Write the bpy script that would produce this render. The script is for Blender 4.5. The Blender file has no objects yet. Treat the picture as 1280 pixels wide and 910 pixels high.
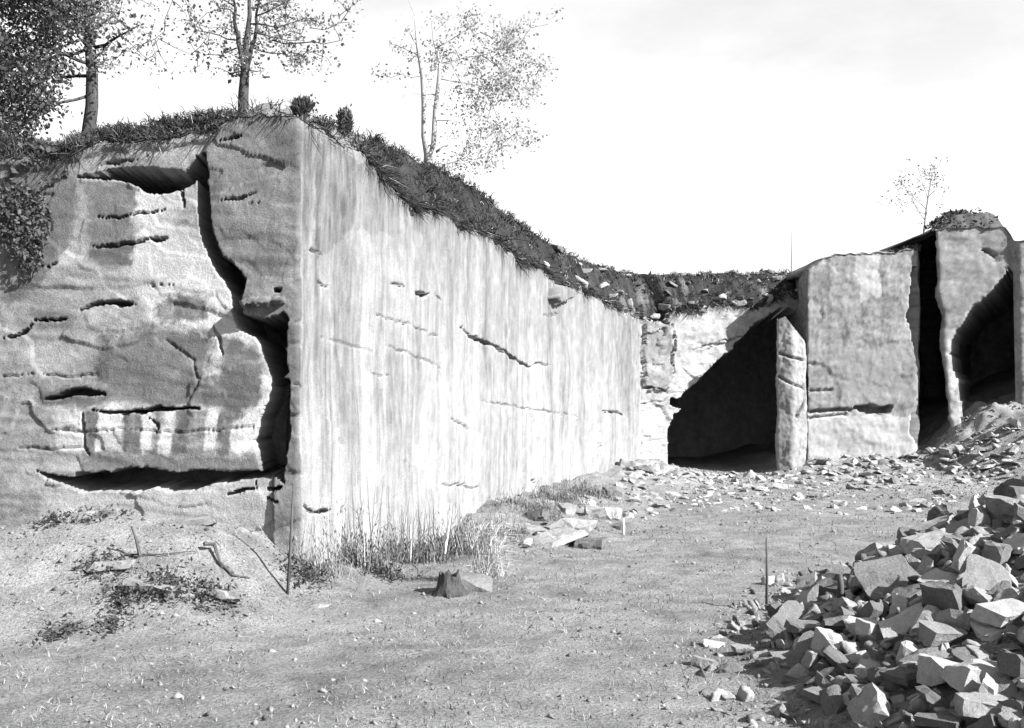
import bpy, bmesh, math, random
import numpy as np
from mathutils import Vector, Matrix

random.seed(7)
RNG = np.random.default_rng(11)
scene = bpy.context.scene
COL = scene.collection

# ------------------------------------------------------------------ camera
F = 1300.0                 # focal length in photograph pixels (1280 wide)
EYE = 2.4                  # eye height
HZ = 500.0                 # row of the horizon
cam_d = bpy.data.cameras.new('camera')
cam_d.sensor_width = 36.0
cam_d.lens = 36.0 * F / 1280.0
cam_d.shift_y = (HZ - 455.0) / 1280.0
cam_d.clip_start = 0.1
cam_d.clip_end = 2000.0
cam = bpy.data.objects.new('camera', cam_d)
cam.location = (0, 0, EYE)
cam.rotation_euler = (math.radians(90), 0, 0)
COL.objects.link(cam)
scene.camera = cam

# ------------------------------------------------------------------ light
SUN = Vector((0.73, -0.40, 0.56)).normalized()
sun_d = bpy.data.lights.new('sun', 'SUN')
sun_d.energy = 5.0
sun_d.angle = math.radians(0.5)
sun_d.color = (1.0, 1.0, 1.0)      # monochrome photograph
sun = bpy.data.objects.new('sun', sun_d)
sun.rotation_euler = (-SUN).to_track_quat('-Z', 'Y').to_euler()
sun.location = (30, -20, 30)
COL.objects.link(sun)

world = bpy.data.worlds.new('World')
scene.world = world
world.use_nodes = True
wn = world.node_tree
wn.nodes.clear()
w_out = wn.nodes.new('ShaderNodeOutputWorld')
w_bg = wn.nodes.new('ShaderNodeBackground')
w_sky = wn.nodes.new('ShaderNodeTexSky')
w_sky.sky_type = 'NISHITA'
w_sky.sun_disc = False
w_sky.sun_elevation = math.asin(SUN.z)
w_sky.sun_rotation = math.atan2(SUN.x, SUN.y)
w_sky.air_density = 1.0
w_sky.dust_density = 0.6
w_bw = wn.nodes.new('ShaderNodeSeparateColor')     # an old plate sees mostly blue light
wn.links.new(w_sky.outputs[0], w_bw.inputs[0])
# thin broken cloud over the whole sky
w_tc = wn.nodes.new('ShaderNodeTexCoord')
w_map = wn.nodes.new('ShaderNodeMapping')
w_map.inputs['Scale'].default_value = (1.0, 1.0, 2.6)
w_ns = wn.nodes.new('ShaderNodeTexNoise')
w_ns.inputs['Scale'].default_value = 5.0
w_ns.inputs['Detail'].default_value = 7.0
w_ns.inputs['Roughness'].default_value = 0.6
w_rmp = wn.nodes.new('ShaderNodeMapRange')
w_rmp.inputs[1].default_value = 0.35
w_rmp.inputs[2].default_value = 0.62
w_rmp.inputs[3].default_value = 0.85
w_rmp.inputs[4].default_value = 1.0
w_mul = wn.nodes.new('ShaderNodeMath')
w_mul.operation = 'MULTIPLY'
wn.links.new(w_tc.outputs['Generated'], w_map.inputs[0])
wn.links.new(w_map.outputs[0], w_ns.inputs['Vector'])
wn.links.new(w_ns.outputs[0], w_rmp.inputs[0])
wn.links.new(w_bw.outputs[2], w_mul.inputs[0])
wn.links.new(w_rmp.outputs[0], w_mul.inputs[1])
wn.links.new(w_mul.outputs[0], w_bg.inputs[0])
w_bg.inputs[1].default_value = 0.073
wn.links.new(w_bg.outputs[0], w_out.inputs[0])

vs = scene.view_settings
vs.view_transform = 'Standard'
vs.look = 'None'
vs.gamma = 1.0
vs.use_curve_mapping = False
vs.exposure = 1.88

# ------------------------------------------------------------------ helpers
def xyz(px, py, Y):
    return np.array([(px - 640.0) / F * Y, Y, EYE - (py - HZ) / F * Y])

_perm = np.random.default_rng(3).permutation(256)
_perm = np.concatenate([_perm, _perm, _perm])
_grad = np.random.default_rng(5).normal(size=(256, 3))
_grad /= np.linalg.norm(_grad, axis=1)[:, None]

def perlin(x, y, z=0.0):
    x, y, z = np.broadcast_arrays(np.asarray(x, float), np.asarray(y, float), np.asarray(z, float))
    xi, yi, zi = np.floor(x).astype(int), np.floor(y).astype(int), np.floor(z).astype(int)
    xf, yf, zf = x - xi, y - yi, z - zi
    u, v, w = [t * t * t * (t * (t * 6 - 15) + 10) for t in (xf, yf, zf)]
    def g(i, j, k):
        h = _perm[_perm[_perm[(xi + i) & 255] + ((yi + j) & 255)] + ((zi + k) & 255)]
        gr = _grad[h]
        return gr[..., 0] * (xf - i) + gr[..., 1] * (yf - j) + gr[..., 2] * (zf - k)
    def l(a, b, t):
        return a + t * (b - a)
    return l(l(l(g(0,0,0), g(1,0,0), u), l(g(0,1,0), g(1,1,0), u), v),
             l(l(g(0,0,1), g(1,0,1), u), l(g(0,1,1), g(1,1,1), u), v), w) * 1.5

def fbm(x, y, z=0.0, o=4, r=0.5):
    s, a, f = 0, 1.0, 1.0
    for _ in range(o):
        s = s + a * perlin(np.asarray(x) * f, np.asarray(y) * f, np.asarray(z) * f)
        a *= r
        f *= 2.03
    return s

def sst(a, b, x):
    t = np.clip((np.asarray(x, float) - a) / (b - a), 0, 1)
    return t * t * (3 - 2 * t)

def inpoly(x, y, poly):
    r = np.zeros(np.shape(x), bool)
    n = len(poly)
    for i in range(n):
        x0, y0 = poly[i]
        x1, y1 = poly[(i + 1) % n]
        if y0 == y1:
            continue
        c = ((y0 > y) != (y1 > y)) & (x < (x1 - x0) * (y - y0) / (y1 - y0) + x0)
        r ^= c
    return r

def pdist(x, y, line):
    d = np.full(np.shape(x), 1e9)
    for (x0, y0), (x1, y1) in zip(line[:-1], line[1:]):
        dx, dy = x1 - x0, y1 - y0
        t = np.clip(((x - x0) * dx + (y - y0) * dy) / (dx * dx + dy * dy + 1e-9), 0, 1)
        d = np.minimum(d, np.hypot(x - x0 - t * dx, y - y0 - t * dy))
    return d

def interp(x, pts):
    p = np.array(pts, float)
    return np.interp(x, p[:, 0], p[:, 1])

def tag(o, label=None, cat=None, group=None, kind=None):
    if label: o['label'] = label
    if cat: o['category'] = cat
    if group: o['group'] = group
    if kind: o['kind'] = kind
    return o

def empty(name, loc):
    o = bpy.data.objects.new(name, None)
    o.location = loc
    o.empty_display_size = 0.1
    COL.objects.link(o)
    return o

def make(name, verts, faces, mat, parent=None, alb=None, smooth=False, origin=None):
    verts = np.asarray(verts, float)
    if parent is not None and origin is None:
        origin = np.array(parent.location)
    if origin is None:
        origin = np.zeros(3)
    me = bpy.data.meshes.new(name)
    if isinstance(faces, np.ndarray):
        k = faces.shape[1]
        me.vertices.add(len(verts))
        me.vertices.foreach_set('co', (verts - origin).astype(np.float32).ravel())
        me.loops.add(faces.size)
        me.loops.foreach_set('vertex_index', faces.astype(np.int32).ravel())
        me.polygons.add(len(faces))
        me.polygons.foreach_set('loop_start', np.arange(0, faces.size, k, dtype=np.int32))
        me.polygons.foreach_set('loop_total', np.full(len(faces), k, dtype=np.int32))
        me.update(calc_edges=True)
    else:
        me.from_pydata((verts - origin).tolist(), [], faces)
    if alb is not None:
        a = me.attributes.new('alb', 'FLOAT', 'POINT')
        a.data.foreach_set('value', np.asarray(alb, np.float32))
    if smooth:
        me.polygons.foreach_set('use_smooth', np.ones(len(me.polygons), bool))
    me.materials.append(mat)
    o = bpy.data.objects.new(name, me)
    COL.objects.link(o)
    if parent is None:
        o.location = origin
    else:
        o.parent = parent
    return o

# ------------------------------------------------------------------ materials (all grey: the photograph is monochrome)
def nmat(name):
    m = bpy.data.materials.new(name)
    m.use_nodes = True
    nt = m.node_tree
    b = nt.nodes['Principled BSDF']
    b.inputs['Roughness'].default_value = 0.9
    b.inputs['Specular IOR Level'].default_value = 0.15
    return m, nt, b

def noise_node(nt, scale, detail=5, rough=0.6, vec=None, stretch=None):
    n = nt.nodes.new('ShaderNodeTexNoise')
    n.inputs['Scale'].default_value = scale
    n.inputs['Detail'].default_value = detail
    n.inputs['Roughness'].default_value = rough
    if vec is not None:
        if stretch:
            mp = nt.nodes.new('ShaderNodeMapping')
            mp.inputs['Scale'].default_value = stretch
            nt.links.new(vec, mp.inputs[0])
            vec = mp.outputs[0]
        nt.links.new(vec, n.inputs['Vector'])
    return n

def maprange(nt, src, a, b, c, d):
    r = nt.nodes.new('ShaderNodeMapRange')
    for i, v in zip((1, 2, 3, 4), (a, b, c, d)):
        r.inputs[i].default_value = v
    nt.links.new(src, r.inputs[0])
    return r.outputs[0]

def mathn(nt, op, a, b):
    n = nt.nodes.new('ShaderNodeMath')
    n.operation = op
    for i, v in enumerate((a, b)):
        if isinstance(v, (int, float)):
            n.inputs[i].default_value = v
        else:
            nt.links.new(v, n.inputs[i])
    return n.outputs[0]

def attr_mat(name, fine=40.0, lo=0.75, hi=1.25, bump=0.4, bdist=0.03, coarse=6.0, use_attr=True, base=0.3,
             objrand=None, stretch=None):
    m, nt, b = nmat(name)
    tc = nt.nodes.new('ShaderNodeTexCoord')
    co = tc.outputs['Object']
    n1 = noise_node(nt, fine, 6, 0.7, co, stretch)
    n2 = noise_node(nt, coarse, 4, 0.6, co)
    f1 = maprange(nt, n1.outputs[0], 0.3, 0.7, lo, hi)
    f2 = maprange(nt, n2.outputs[0], 0.3, 0.7, 0.86, 1.14)
    f = mathn(nt, 'MULTIPLY', f1, f2)
    if use_attr:
        a = nt.nodes.new('ShaderNodeAttribute')
        a.attribute_name = 'alb'
        f = mathn(nt, 'MULTIPLY', f, a.outputs['Fac'])
    else:
        f = mathn(nt, 'MULTIPLY', f, base)
    if objrand:
        oi = nt.nodes.new('ShaderNodeObjectInfo')
        f = mathn(nt, 'MULTIPLY', f, maprange(nt, oi.outputs['Random'], 0, 1, objrand[0], objrand[1]))
    nt.links.new(f, b.inputs['Base Color'])
    if bump:
        bp = nt.nodes.new('ShaderNodeBump')
        bp.inputs['Strength'].default_value = bump
        bp.inputs['Distance'].default_value = bdist
        nt.links.new(n1.outputs[0], bp.inputs['Height'])
        nt.links.new(bp.outputs[0], b.inputs['Normal'])
    return m

M_ROCK = attr_mat('quarry_rock', 48, 0.66, 1.34, 0.7, 0.02, 4.0)
M_GROUND = attr_mat('trampled_earth', 30, 0.45, 1.55, 1.0, 0.05, 1.6)
M_STONE = attr_mat('broken_stone', 22, 0.7, 1.3, 0.6, 0.03, 4.0, use_attr=False, base=0.185, objrand=(0.5, 1.25))
M_DULL = attr_mat('dull_stone', 22, 0.6, 1.4, 0.6, 0.03, 4.0, use_attr=False, base=0.15)
M_PALE = attr_mat('pale_stone', 22, 0.8, 1.2, 0.5, 0.03, 4.0, use_attr=False, base=0.235)
M_DARKSTONE = attr_mat('dark_stone', 22, 0.7, 1.3, 0.6, 0.03, 4.0, use_attr=False, base=0.09)
M_CHIP = attr_mat('stone_chips', 22, 0.7, 1.3, 0.6, 0.03, 4.0)
M_PLANT = attr_mat('dry_plants', 12, 0.7, 1.3, 0, 0, 2.0)
M_BARK = attr_mat('bark', 30, 0.5, 1.5, 0.6, 0.02, 5.0, use_attr=False, base=0.04, stretch=(1, 1, 0.25))
M_PALEBARK = attr_mat('flare_pale_bark', 20, 0.6, 1.4, 0.5, 0.02, 5.0, use_attr=False, base=0.22, stretch=(1, 1, 0.3))  # flare fading is painted into this bark tone
M_WOOD = attr_mat('weathered_wood', 40, 0.6, 1.4, 0.4, 0.01, 5.0, use_attr=False, base=0.06, stretch=(1, 1, 0.1))
M_PALEWOOD = attr_mat('bleached_wood', 40, 0.7, 1.3, 0.4, 0.01, 5.0, use_attr=False, base=0.5, stretch=(1, 1, 0.1))

def leaf_mat(name, base, trans):
    m, nt, b = nmat(name)
    nt.nodes.remove(b)
    out = nt.nodes['Material Output']
    a = nt.nodes.new('ShaderNodeAttribute')
    a.attribute_name = 'alb'
    f = mathn(nt, 'MULTIPLY', a.outputs['Fac'], base)
    f2 = mathn(nt, 'MULTIPLY', a.outputs['Fac'], trans)
    d = nt.nodes.new('ShaderNodeBsdfDiffuse')
    t = nt.nodes.new('ShaderNodeBsdfTranslucent')
    add = nt.nodes.new('ShaderNodeAddShader')
    nt.links.new(f, d.inputs[0])
    nt.links.new(f2, t.inputs[0])
    nt.links.new(d.outputs[0], add.inputs[0])
    nt.links.new(t.outputs[0], add.inputs[1])
    nt.links.new(add.outputs[0], out.inputs[0])
    return m

M_LEAF = leaf_mat('dark_leaves', 0.05, 0.03)
M_LEAF2 = leaf_mat('grey_leaves', 0.055, 0.04)
M_LEAF3 = leaf_mat('flare_pale_leaves', 0.13, 0.11)  # paleness stands in for flare washing out the tree

def cells(u, z, su, sz, seed):
    """angular broken rock: flat tilted facets with sharp edges between them"""
    a = u / su + 0.35 * fbm(u * 0.9, z * 0.9, seed + 0.5, 3)
    b = z / sz + 0.35 * fbm(u * 0.9, z * 0.9, seed + 7.5, 3)
    ia, ib = np.floor(a).astype(int), np.floor(b).astype(int)
    best = np.full(np.shape(a), 1e9)
    val = np.zeros(np.shape(a))
    tab = np.random.default_rng(int(seed * 10) + 77).uniform(-1, 1, (1024, 5))
    for da in (-1, 0, 1):
        for db in (-1, 0, 1):
            k = ((ia + da) * 73 + (ib + db) * 151) & 1023
            t = tab[k]
            dx = a - (ia + da + 0.5 + 0.42 * t[..., 0])
            dy = b - (ib + db + 0.5 + 0.42 * t[..., 1])
            d = dx * dx + dy * dy
            m = d < best
            best = np.where(m, d, best)
            val = np.where(m, t[..., 2] + 0.8 * t[..., 3] * dx + 0.8 * t[..., 4] * dy, val)
    return val

# ------------------------------------------------------------------ quarry walls
# plan of the walls (metres, x right, y away): left face -> corner -> long face -> back face
def wall_xy(px):
    k = (px - 640.0) / F
    if px <= 375:
        Y = 13.161 / (1 - 0.08 * k)
    elif px <= 800:
        Y = 6.775 / (0.319 - k)
    else:
        s = (34.6 * k - 4.26) / (0.95 - 0.3 * k)
        Y = 34.6 + 0.3 * s
    return k * Y, Y

RIM = [(-2600, 190), (-60, 190), (60, 200), (115, 176), (200, 172), (255, 163), (290, 150), (330, 142), (370, 148), (395, 160), (420, 176), (445, 186),
       (470, 214), (500, 243), (520, 262), (545, 262), (575, 285), (600, 290), (635, 312), (652, 330), (672, 332),
       (700, 356), (730, 362), (765, 385), (800, 398), (830, 398), (850, 390), (900, 384), (940, 386), (985, 372), (1040, 372)]
SKY = [(-2600, 165), (-60, 165), (60, 182), (115, 171), (160, 160), (220, 152), (290, 143), (330, 134), (370, 139), (395, 152), (420, 166), (450, 172),
       (470, 174), (500, 188), (530, 205), (560, 217), (600, 241), (630, 266), (680, 301), (705, 317), (740, 330),
       (780, 340), (830, 344), (900, 342), (985, 341), (1040, 341)]

cols = np.concatenate([np.linspace(-2600, -700, 40)[:-1], np.arange(-700, -60, 7.0), np.arange(-60, 250, 1.8), np.arange(250, 374, 1.4),
                       np.arange(375, 800, 1.5), np.arange(800.5, 1062, 1.7)])
XY = np.array([wall_xy(c) for c in cols])
# round the outside corner a little
def smooth1(a, n):
    k = np.ones(n) / n
    p = np.pad(a, (n // 2, n // 2), mode='edge')
    return np.convolve(p, k, 'valid')
seg = np.hypot(*np.diff(XY, axis=0).T)
U = np.concatenate([[0], np.cumsum(seg)])
for c0 in (375.0,):
    i0 = np.argmin(abs(cols - c0))
    sl = slice(i0 - 14, i0 + 15)
    for d in (0, 1):
        XY[sl, d] = smooth1(XY[i0 - 20:i0 + 21, d], 9)[6:-6]
T = np.gradient(XY, axis=0)
T /= np.linalg.norm(T, axis=1)[:, None]
NRM = np.stack([T[:, 1], -T[:, 0]], 1)
for d in (0, 1):
    NRM[:, d] = smooth1(NRM[:, d], 7)
NRM /= np.linalg.norm(NRM, axis=1)[:, None]

NR = 290
ZB = -0.7
rim_y = interp(cols, RIM) + 5.5 * fbm(U * 2.4, 0.3, o=4, r=0.65) + 2.0 * fbm(U * 9, 5.3, o=2)
ZR = EYE + (HZ - rim_y) / F * XY[:, 1]
tt = np.linspace(0, 1, NR)
ZZ = ZB + tt[:, None] * (ZR[None, :] - ZB)
PX = np.broadcast_to(cols[None, :], ZZ.shape)
YY = np.broadcast_to(XY[:, 1][None, :], ZZ.shape)
PY = HZ - (ZZ - EYE) * F / YY
UU = np.broadcast_to(U[None, :], ZZ.shape)
# ragged versions of the picture coordinates for outlines
jx = 4.5 * fbm(UU * 2.2, ZZ * 2.2, 1.7, 4) + 1.5 * perlin(UU * 14, ZZ * 14, 2.2)
jy = 4.5 * fbm(UU * 2.2, ZZ * 2.2, 8.7, 4) + 1.5 * perlin(UU * 14, ZZ * 14, 6.2)
QX, QY = PX + jx, PY + jy

MAIN = sst(372, 380, PX) * (1 - sst(797, 803, PX))
FRONT = 1 - sst(372, 380, PX)
BACK = sst(797, 803, PX)
CREV_C = [(292, 100), (285, 140), (250, 192), (254, 240), (268, 300), (286, 345), (318, 405), (338, 440), (342, 480), (338, 560), (340, 640), (340, 1200)]
crev_x = np.interp(PY, [p[1] for p in CREV_C], [p[0] for p in CREV_C])
LEFT = sst(3, -3, (QX - jx * 0.4) - crev_x) * FRONT

disp = np.zeros_like(ZZ)
alb = np.full_like(ZZ, 0.30)

# --- general relief
disp += FRONT * (0.035 * fbm(UU * 0.6, ZZ * 0.8, 0.3, 3) + 0.003 * fbm(UU * 7, ZZ * 9, 4.0, 4, 0.65))
strat = fbm(UU * 0.30, ZZ * 2.2 + 0.12 * UU, 2.0, 3)
disp += FRONT * 0.012 * np.tanh(strat * 6)
facet = 0.6 * np.abs(fbm(UU * 1.6, ZZ * 1.9, 12.0, 4, 0.6))
disp -= FRONT * 0.008 * facet
disp += FRONT * (0.020 * cells(UU, ZZ, 1.3, 0.55, 3.0) + 0.010 * cells(UU, ZZ, 0.45, 0.22, 5.0))
disp += BACK * (0.05 * cells(UU, ZZ, 1.6, 0.9, 7.0) + 0.02 * cells(UU, ZZ, 0.5, 0.4, 9.0))
disp += MAIN * (0.012 * cells(UU, ZZ, 0.8, 2.4, 11.0) + 0.006 * cells(UU, ZZ, 0.16, 0.9, 13.0))
disp += (FRONT + BACK) * 0.003 * fbm(UU * 18, ZZ * 18, 15.0, 3)
disp += MAIN * (0.06 * fbm(UU * 0.5, ZZ * 0.4, 0.3, 3) + 0.014 * fbm(UU * 5.5, ZZ * 0.35, 4.0, 4) + 0.006 * fbm(UU * 16, ZZ * 0.8, 9.0, 3))
disp += BACK * (0.10 * fbm(UU * 0.6, ZZ * 0.7, 0.3, 5) + 0.02 * fbm(UU * 4, ZZ * 4, 7.3, 3))

# the left face stands a little behind the corner block
disp -= LEFT * (0.07 + 0.03 * sst(330, 120, PX))

CRN = np.clip(0.85 + 0.8 * fbm(UU * 2.0, ZZ * 2.0, 3.3, 3, 0.6), 0.4, 1.5)
JX2 = 1.5 * fbm(UU * 6, ZZ * 6, 3.1, 4, 0.6) + 2.5 * fbm(UU * 2.5, ZZ * 2.5, 7.7, 2)
JY2 = 1.5 * fbm(UU * 6, ZZ * 6, 6.1, 4, 0.6) + 2.5 * fbm(UU * 2.5, ZZ * 2.5, 2.7, 2)

def carve(mask, depth):
    global disp
    disp = np.where(mask, disp - depth, disp)

def crack(line, w, depth, taper=True, region=None):
    """a crack of half width w pixels, carved into the rock"""
    global disp
    w = max(w, 1.5)
    ln = np.array(line, float)
    c = slice(np.searchsorted(cols, ln[:, 0].min() - 25), np.searchsorted(cols, ln[:, 0].max() + 25))
    X_, Y_ = PX[:, c], PY[:, c]
    d = pdist(X_ + JX2[:, c], Y_ + JY2[:, c], line)
    ww = w * CRN[:, c]
    if taper:
        L = np.hypot(*(ln[-1] - ln[0]))
        e = np.minimum(np.hypot(X_ - ln[0, 0], Y_ - ln[0, 1]), np.hypot(X_ - ln[-1, 0], Y_ - ln[-1, 1]))
        ww = ww * np.clip(0.12 + e / (0.30 * L + 1), 0, 1)
    m = np.clip(1 - d / np.maximum(ww, 0.3), 0, 1)
    disp[:, c] -= depth * np.minimum(1, m * 5.0)

# the great joint between left face and corner block
carve(inpoly(QX, QY, [(244, 192), (257, 190), (259, 240), (266, 285), (276, 320), (300, 340), (306, 356), (300, 378), (306, 392),
                      (330, 400), (352, 392), (358, 400), (360, 440), (362, 468), (340, 478), (322, 430), (316, 420), (298, 412),
                      (290, 385), (283, 360), (262, 330), (250, 300), (246, 260)]), 2.4)
carve(inpoly(QX, QY, [(340, 470), (362, 476), (360, 520), (358, 575), (354, 604), (345, 596), (326, 590), (318, 555), (324, 520), (333, 495)]), 1.4)
disp += 0.18 * (inpoly(QX, QY, [(300, 378), (352, 371), (354, 377), (304, 386)]))
# ledge hollow under the top bed
carve(inpoly(PX + 0.2 * jx, PY + 0.2 * jy, [(88, 218), (110, 215), (140, 208), (175, 206), (205, 209), (228, 213), (246, 195), (250, 215), (240, 228), (226, 234),
                      (205, 240), (180, 238), (166, 228), (148, 222), (120, 221)]), 1.5)
# undercut along the foot
carve(inpoly(QX, QY, [(44, 590), (60, 592), (84, 598), (90, 590), (170, 588), (260, 590), (318, 586), (336, 592), (330, 597), (270, 603),
                      (240, 613), (170, 615), (100, 613), (80, 608)]), 1.5)
# cracks and bedding planes of the left face
for ln, w, dp in [
    ([(110, 306), (150, 304), (190, 296), (208, 293)], 2.2, 0.12), ([(112, 270), (160, 268), (205, 259)], 2.4, 0.15),
    ([(178, 296), (195, 298), (212, 294)], 2.6, 0.2),
    ([(96, 389), (115, 381), (140, 378), (166, 381)], 4.5, 0.4), ([(36, 398), (60, 399), (86, 400)], 2.4, 0.25),
    ([(0, 422), (14, 420), (30, 411), (36, 404)], 2.6, 0.25), ([(50, 332), (60, 333), (72, 326)], 2.4, 0.2),
    ([(52, 498), (90, 490), (130, 494)], 5.0, 0.3), ([(105, 512), (150, 516), (190, 512), (248, 510)], 4.0, 0.45),
    ([(100, 516), (102, 560), (108, 572)], 1.6, 0.1), ([(184, 522), (196, 530), (194, 545)], 1.3, 0.1),
    ([(285, 619), (305, 614), (322, 612), (319, 596)], 2.2, 0.25), ([(330, 596), (342, 600)], 4.0, 0.3), ([(335, 612), (352, 611)], 4.0, 0.3),
    ([(332, 620), (347, 627)], 3.0, 0.25), ([(225, 230), (228, 262)], 1.4, 0.1), ([(188, 356), (215, 355)], 1.3, 0.08),
    ([(274, 178), (290, 175), (303, 170)], 2.2, 0.18), ([(276, 251), (300, 247), (322, 240)], 1.6, 0.15), ([(308, 255), (330, 252)], 1.6, 0.06),
    ([(342, 364), (354, 363)], 3.0, 0.3), ([(266, 405), (274, 425), (277, 450)], 2.0, 0.05), ([(100, 170), (160, 176), (210, 166)], 2.0, 0.1),
    ([(120, 205), (165, 198), (188, 190)], 2.2, 0.12), ([(20, 300), (40, 296), (52, 330)], 2.5, 0.15), ([(205, 168), (232, 166)], 3.0, 0.25)]:
    crack(ln, w * 0.9, dp * 1.3)
for ln in [[(0, 470), (40, 467), (80, 472), (118, 468)], [(60, 537), (100, 540), (150, 536), (230, 541), (315, 534)], [(20, 560), (60, 564), (100, 560)],
           [(205, 425), (222, 436), (240, 452), (244, 478), (236, 500)]]:
    crack(ln, 1.0, 0.04, False)
# cracks of the long face
for ln, w, dp in [
    ([(574, 407), (582, 416), (600, 424), (622, 434), (645, 450), (667, 459)], 2.6, 0.35), ([(664, 459), (675, 454), (686, 458)], 1.2, 0.08),
    ([(489, 353), (504, 361)], 1.6, 0.15), ([(517, 365), (534, 370)], 2.4, 0.25), ([(538, 368), (554, 373)], 1.5, 0.12),
    ([(460, 392), (480, 397), (505, 404), (530, 413), (548, 421)], 1.2, 0.06), ([(384, 310), (410, 318)], 1.4, 0.1),
    ([(397, 350), (414, 362)], 1.5, 0.1), ([(466, 468), (490, 471)], 1.1, 0.06), ([(753, 514), (778, 517)], 2.0, 0.2),
    ([(365, 478), (376, 482), (380, 486)], 1.5, 0.08), ([(378, 634), (390, 640), (414, 641)], 3.0, 0.3), ([(555, 605), (575, 607), (600, 612)], 1.2, 0.06),
    ([(560, 520), (590, 540)], 1.0, 0.05), ([(676, 396), (690, 395), (700, 390)], 1.4, 0.08), ([(748, 540), (750, 570)], 1.0, 0.05),
    ([(514, 255), (517, 272)], 3.0, 0.15), ([(572, 270), (580, 285), (577, 292)], 3.0, 0.25), ([(664, 600), (668, 612)], 1.4, 0.08),
    ([(480, 430), (520, 447), (556, 462)], 0.9, 0.04),
    ([(600, 500), (660, 512), (720, 520)], 1.0, 0.05), ([(400, 420), (440, 432), (470, 440)], 0.9, 0.04)]:
    crack(ln, w, dp)
# the loose block under the turf
carve(inpoly(QX, QY, [(690, 346), (700, 349), (712, 358), (708, 361), (692, 356)]), 0.5)
disp += 0.22 * inpoly(PX + 0.4 * jx, PY + 0.4 * jy, [(688, 357), (710, 360), (709, 372), (694, 378), (687, 372)])
# the back face: joints, hollow, cast shadow shaped as a deep recess
crack([(806, 400), (828, 401), (840, 408), (843, 425), (838, 450), (842, 466)], 2.4, 0.35)
crack([(804, 484), (820, 485), (836, 490)], 2.0, 0.3)
crack([(866, 436), (900, 428), (930, 420)], 1.3, 0.08)
disp += 0.12 * inpoly(QX, QY, [(803, 402), (838, 404), (842, 470), (832, 488), (803, 486)])
carve(inpoly(QX * 0.6 + PX * 0.4, QY * 0.6 + PY * 0.4, [(836, 640), (835, 540), (842, 520), (856, 511), (841, 507), (840, 498), (848, 497), (868, 480), (888, 460),
                      (926, 423), (958, 392), (975, 386), (1020, 390), (1020, 640)]), 9.0)

# --- natural colour of the rock: seams, water stains, lichen, fresh scars
STJ = [(jx * 1.3 + a * fbm(UU * f, ZZ * f, q, 3), jy * 1.3 + a * fbm(UU * f, ZZ * f, q + 3.3, 3)) for a, f, q in
       ((9, 3, 11.1), (10, 5, 17.4), (10, 9, 23.9), (9, 13, 29.2), (16, 2.5, 35.8))]
STM = fbm(UU * 5, ZZ * 5, 41.0, 4)

def stain(poly, val, soft=1.0, keep=0.0):
    global alb
    p = np.array(poly)
    c = slice(np.searchsorted(cols, p[:, 0].min() - 40), np.searchsorted(cols, p[:, 0].max() + 40))
    m = 0.0
    for ax, ay in STJ:
        m = m + inpoly(PX[:, c] + ax[:, c] * soft, PY[:, c] + ay[:, c] * soft, poly) / len(STJ)
    val = val * 0.72 if val < 0.28 else val * 1.08
    m = np.clip(m * 1.2, 0, 1) * (1 - keep) * np.clip(0.95 + 0.4 * STM[:, c], 0, 1)
    alb[:, c] = val * m + alb[:, c] * (1 - m)

alb = FRONT * (0.30 + 0.09 * fbm(UU * 0.9, ZZ * 1.4, 3.1, 6, 0.65)) + (1 - FRONT) * alb
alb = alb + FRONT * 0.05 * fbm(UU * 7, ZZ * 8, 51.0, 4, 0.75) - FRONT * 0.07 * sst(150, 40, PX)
# corner block in a darker grey
blk = (PX > crev_x) & (PX < 380)
fade = sst(382, 372, PX + 3 * jx)
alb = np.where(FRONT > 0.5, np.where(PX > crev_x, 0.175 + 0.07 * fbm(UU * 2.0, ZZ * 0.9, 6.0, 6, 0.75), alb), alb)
if True:
    stain([(0, 200), (60, 195), (95, 225), (88, 300), (40, 360), (0, 380)], 0.17)
    stain([(104, 225), (165, 230), (166, 330), (112, 330)], 0.19)
    stain([(112, 305), (166, 300), (164, 330), (140, 332), (114, 322)], 0.13)
    stain([(168, 235), (222, 240), (224, 270), (205, 280), (165, 275)], 0.46)
    stain([(172, 280), (240, 275), (262, 320), (292, 390), (322, 440), (300, 430), (262, 412), (245, 420), (175, 385), (166, 320)], 0.40)
    stain([(175, 360), (205, 350), (285, 360), (296, 400), (320, 430), (322, 470), (300, 430), (240, 418), (180, 398)], 0.50)
    stain([(182, 385), (215, 368), (255, 372), (258, 398), (200, 402)], 0.21)
    stain([(142, 420), (200, 412), (262, 420), (318, 436), (326, 470), (322, 505), (280, 508), (200, 505), (140, 498), (122, 470)], 0.19)
    stain([(122, 415), (135, 412), (136, 440), (128, 478), (118, 478)], 0.13)
    stain([(262, 420), (274, 430), (276, 455), (268, 470), (258, 470)], 0.44)
    stain([(326, 465), (338, 478), (330, 510), (318, 560), (290, 572), (320, 500)], 0.55)
    stain([(60, 512), (325, 512), (322, 560), (110, 570), (70, 560)], 0.48)
    for x0, x1, v in [(100, 114, 0.16), (150, 172, 0.15), (188, 196, 0.22), (213, 234, 0.13), (234, 254, 0.24), (270, 285, 0.14)]:
        stain([(x0 + 3, 512), (x1 + 5, 512), (x1, 568), (x0, 570)], v, 0.5)
    stain([(278, 490), (304, 480), (304, 520), (284, 526)], 0.15)
    stain([(100, 568), (320, 572), (325, 586), (100, 588)], 0.24)
    stain([(60, 612), (330, 612), (350, 700), (20, 700)], 0.36)
    stain([(40, 490), (100, 484), (140, 492), (120, 505), (45, 506)], 0.15)
    stain([(300, 145), (345, 140), (390, 170), (380, 215), (350, 200), (330, 180)], 0.12, 1.0, 0.4)
    stain([(300, 275), (320, 260), (330, 300), (300, 310)], 0.27, 1.0, 0.3)
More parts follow.
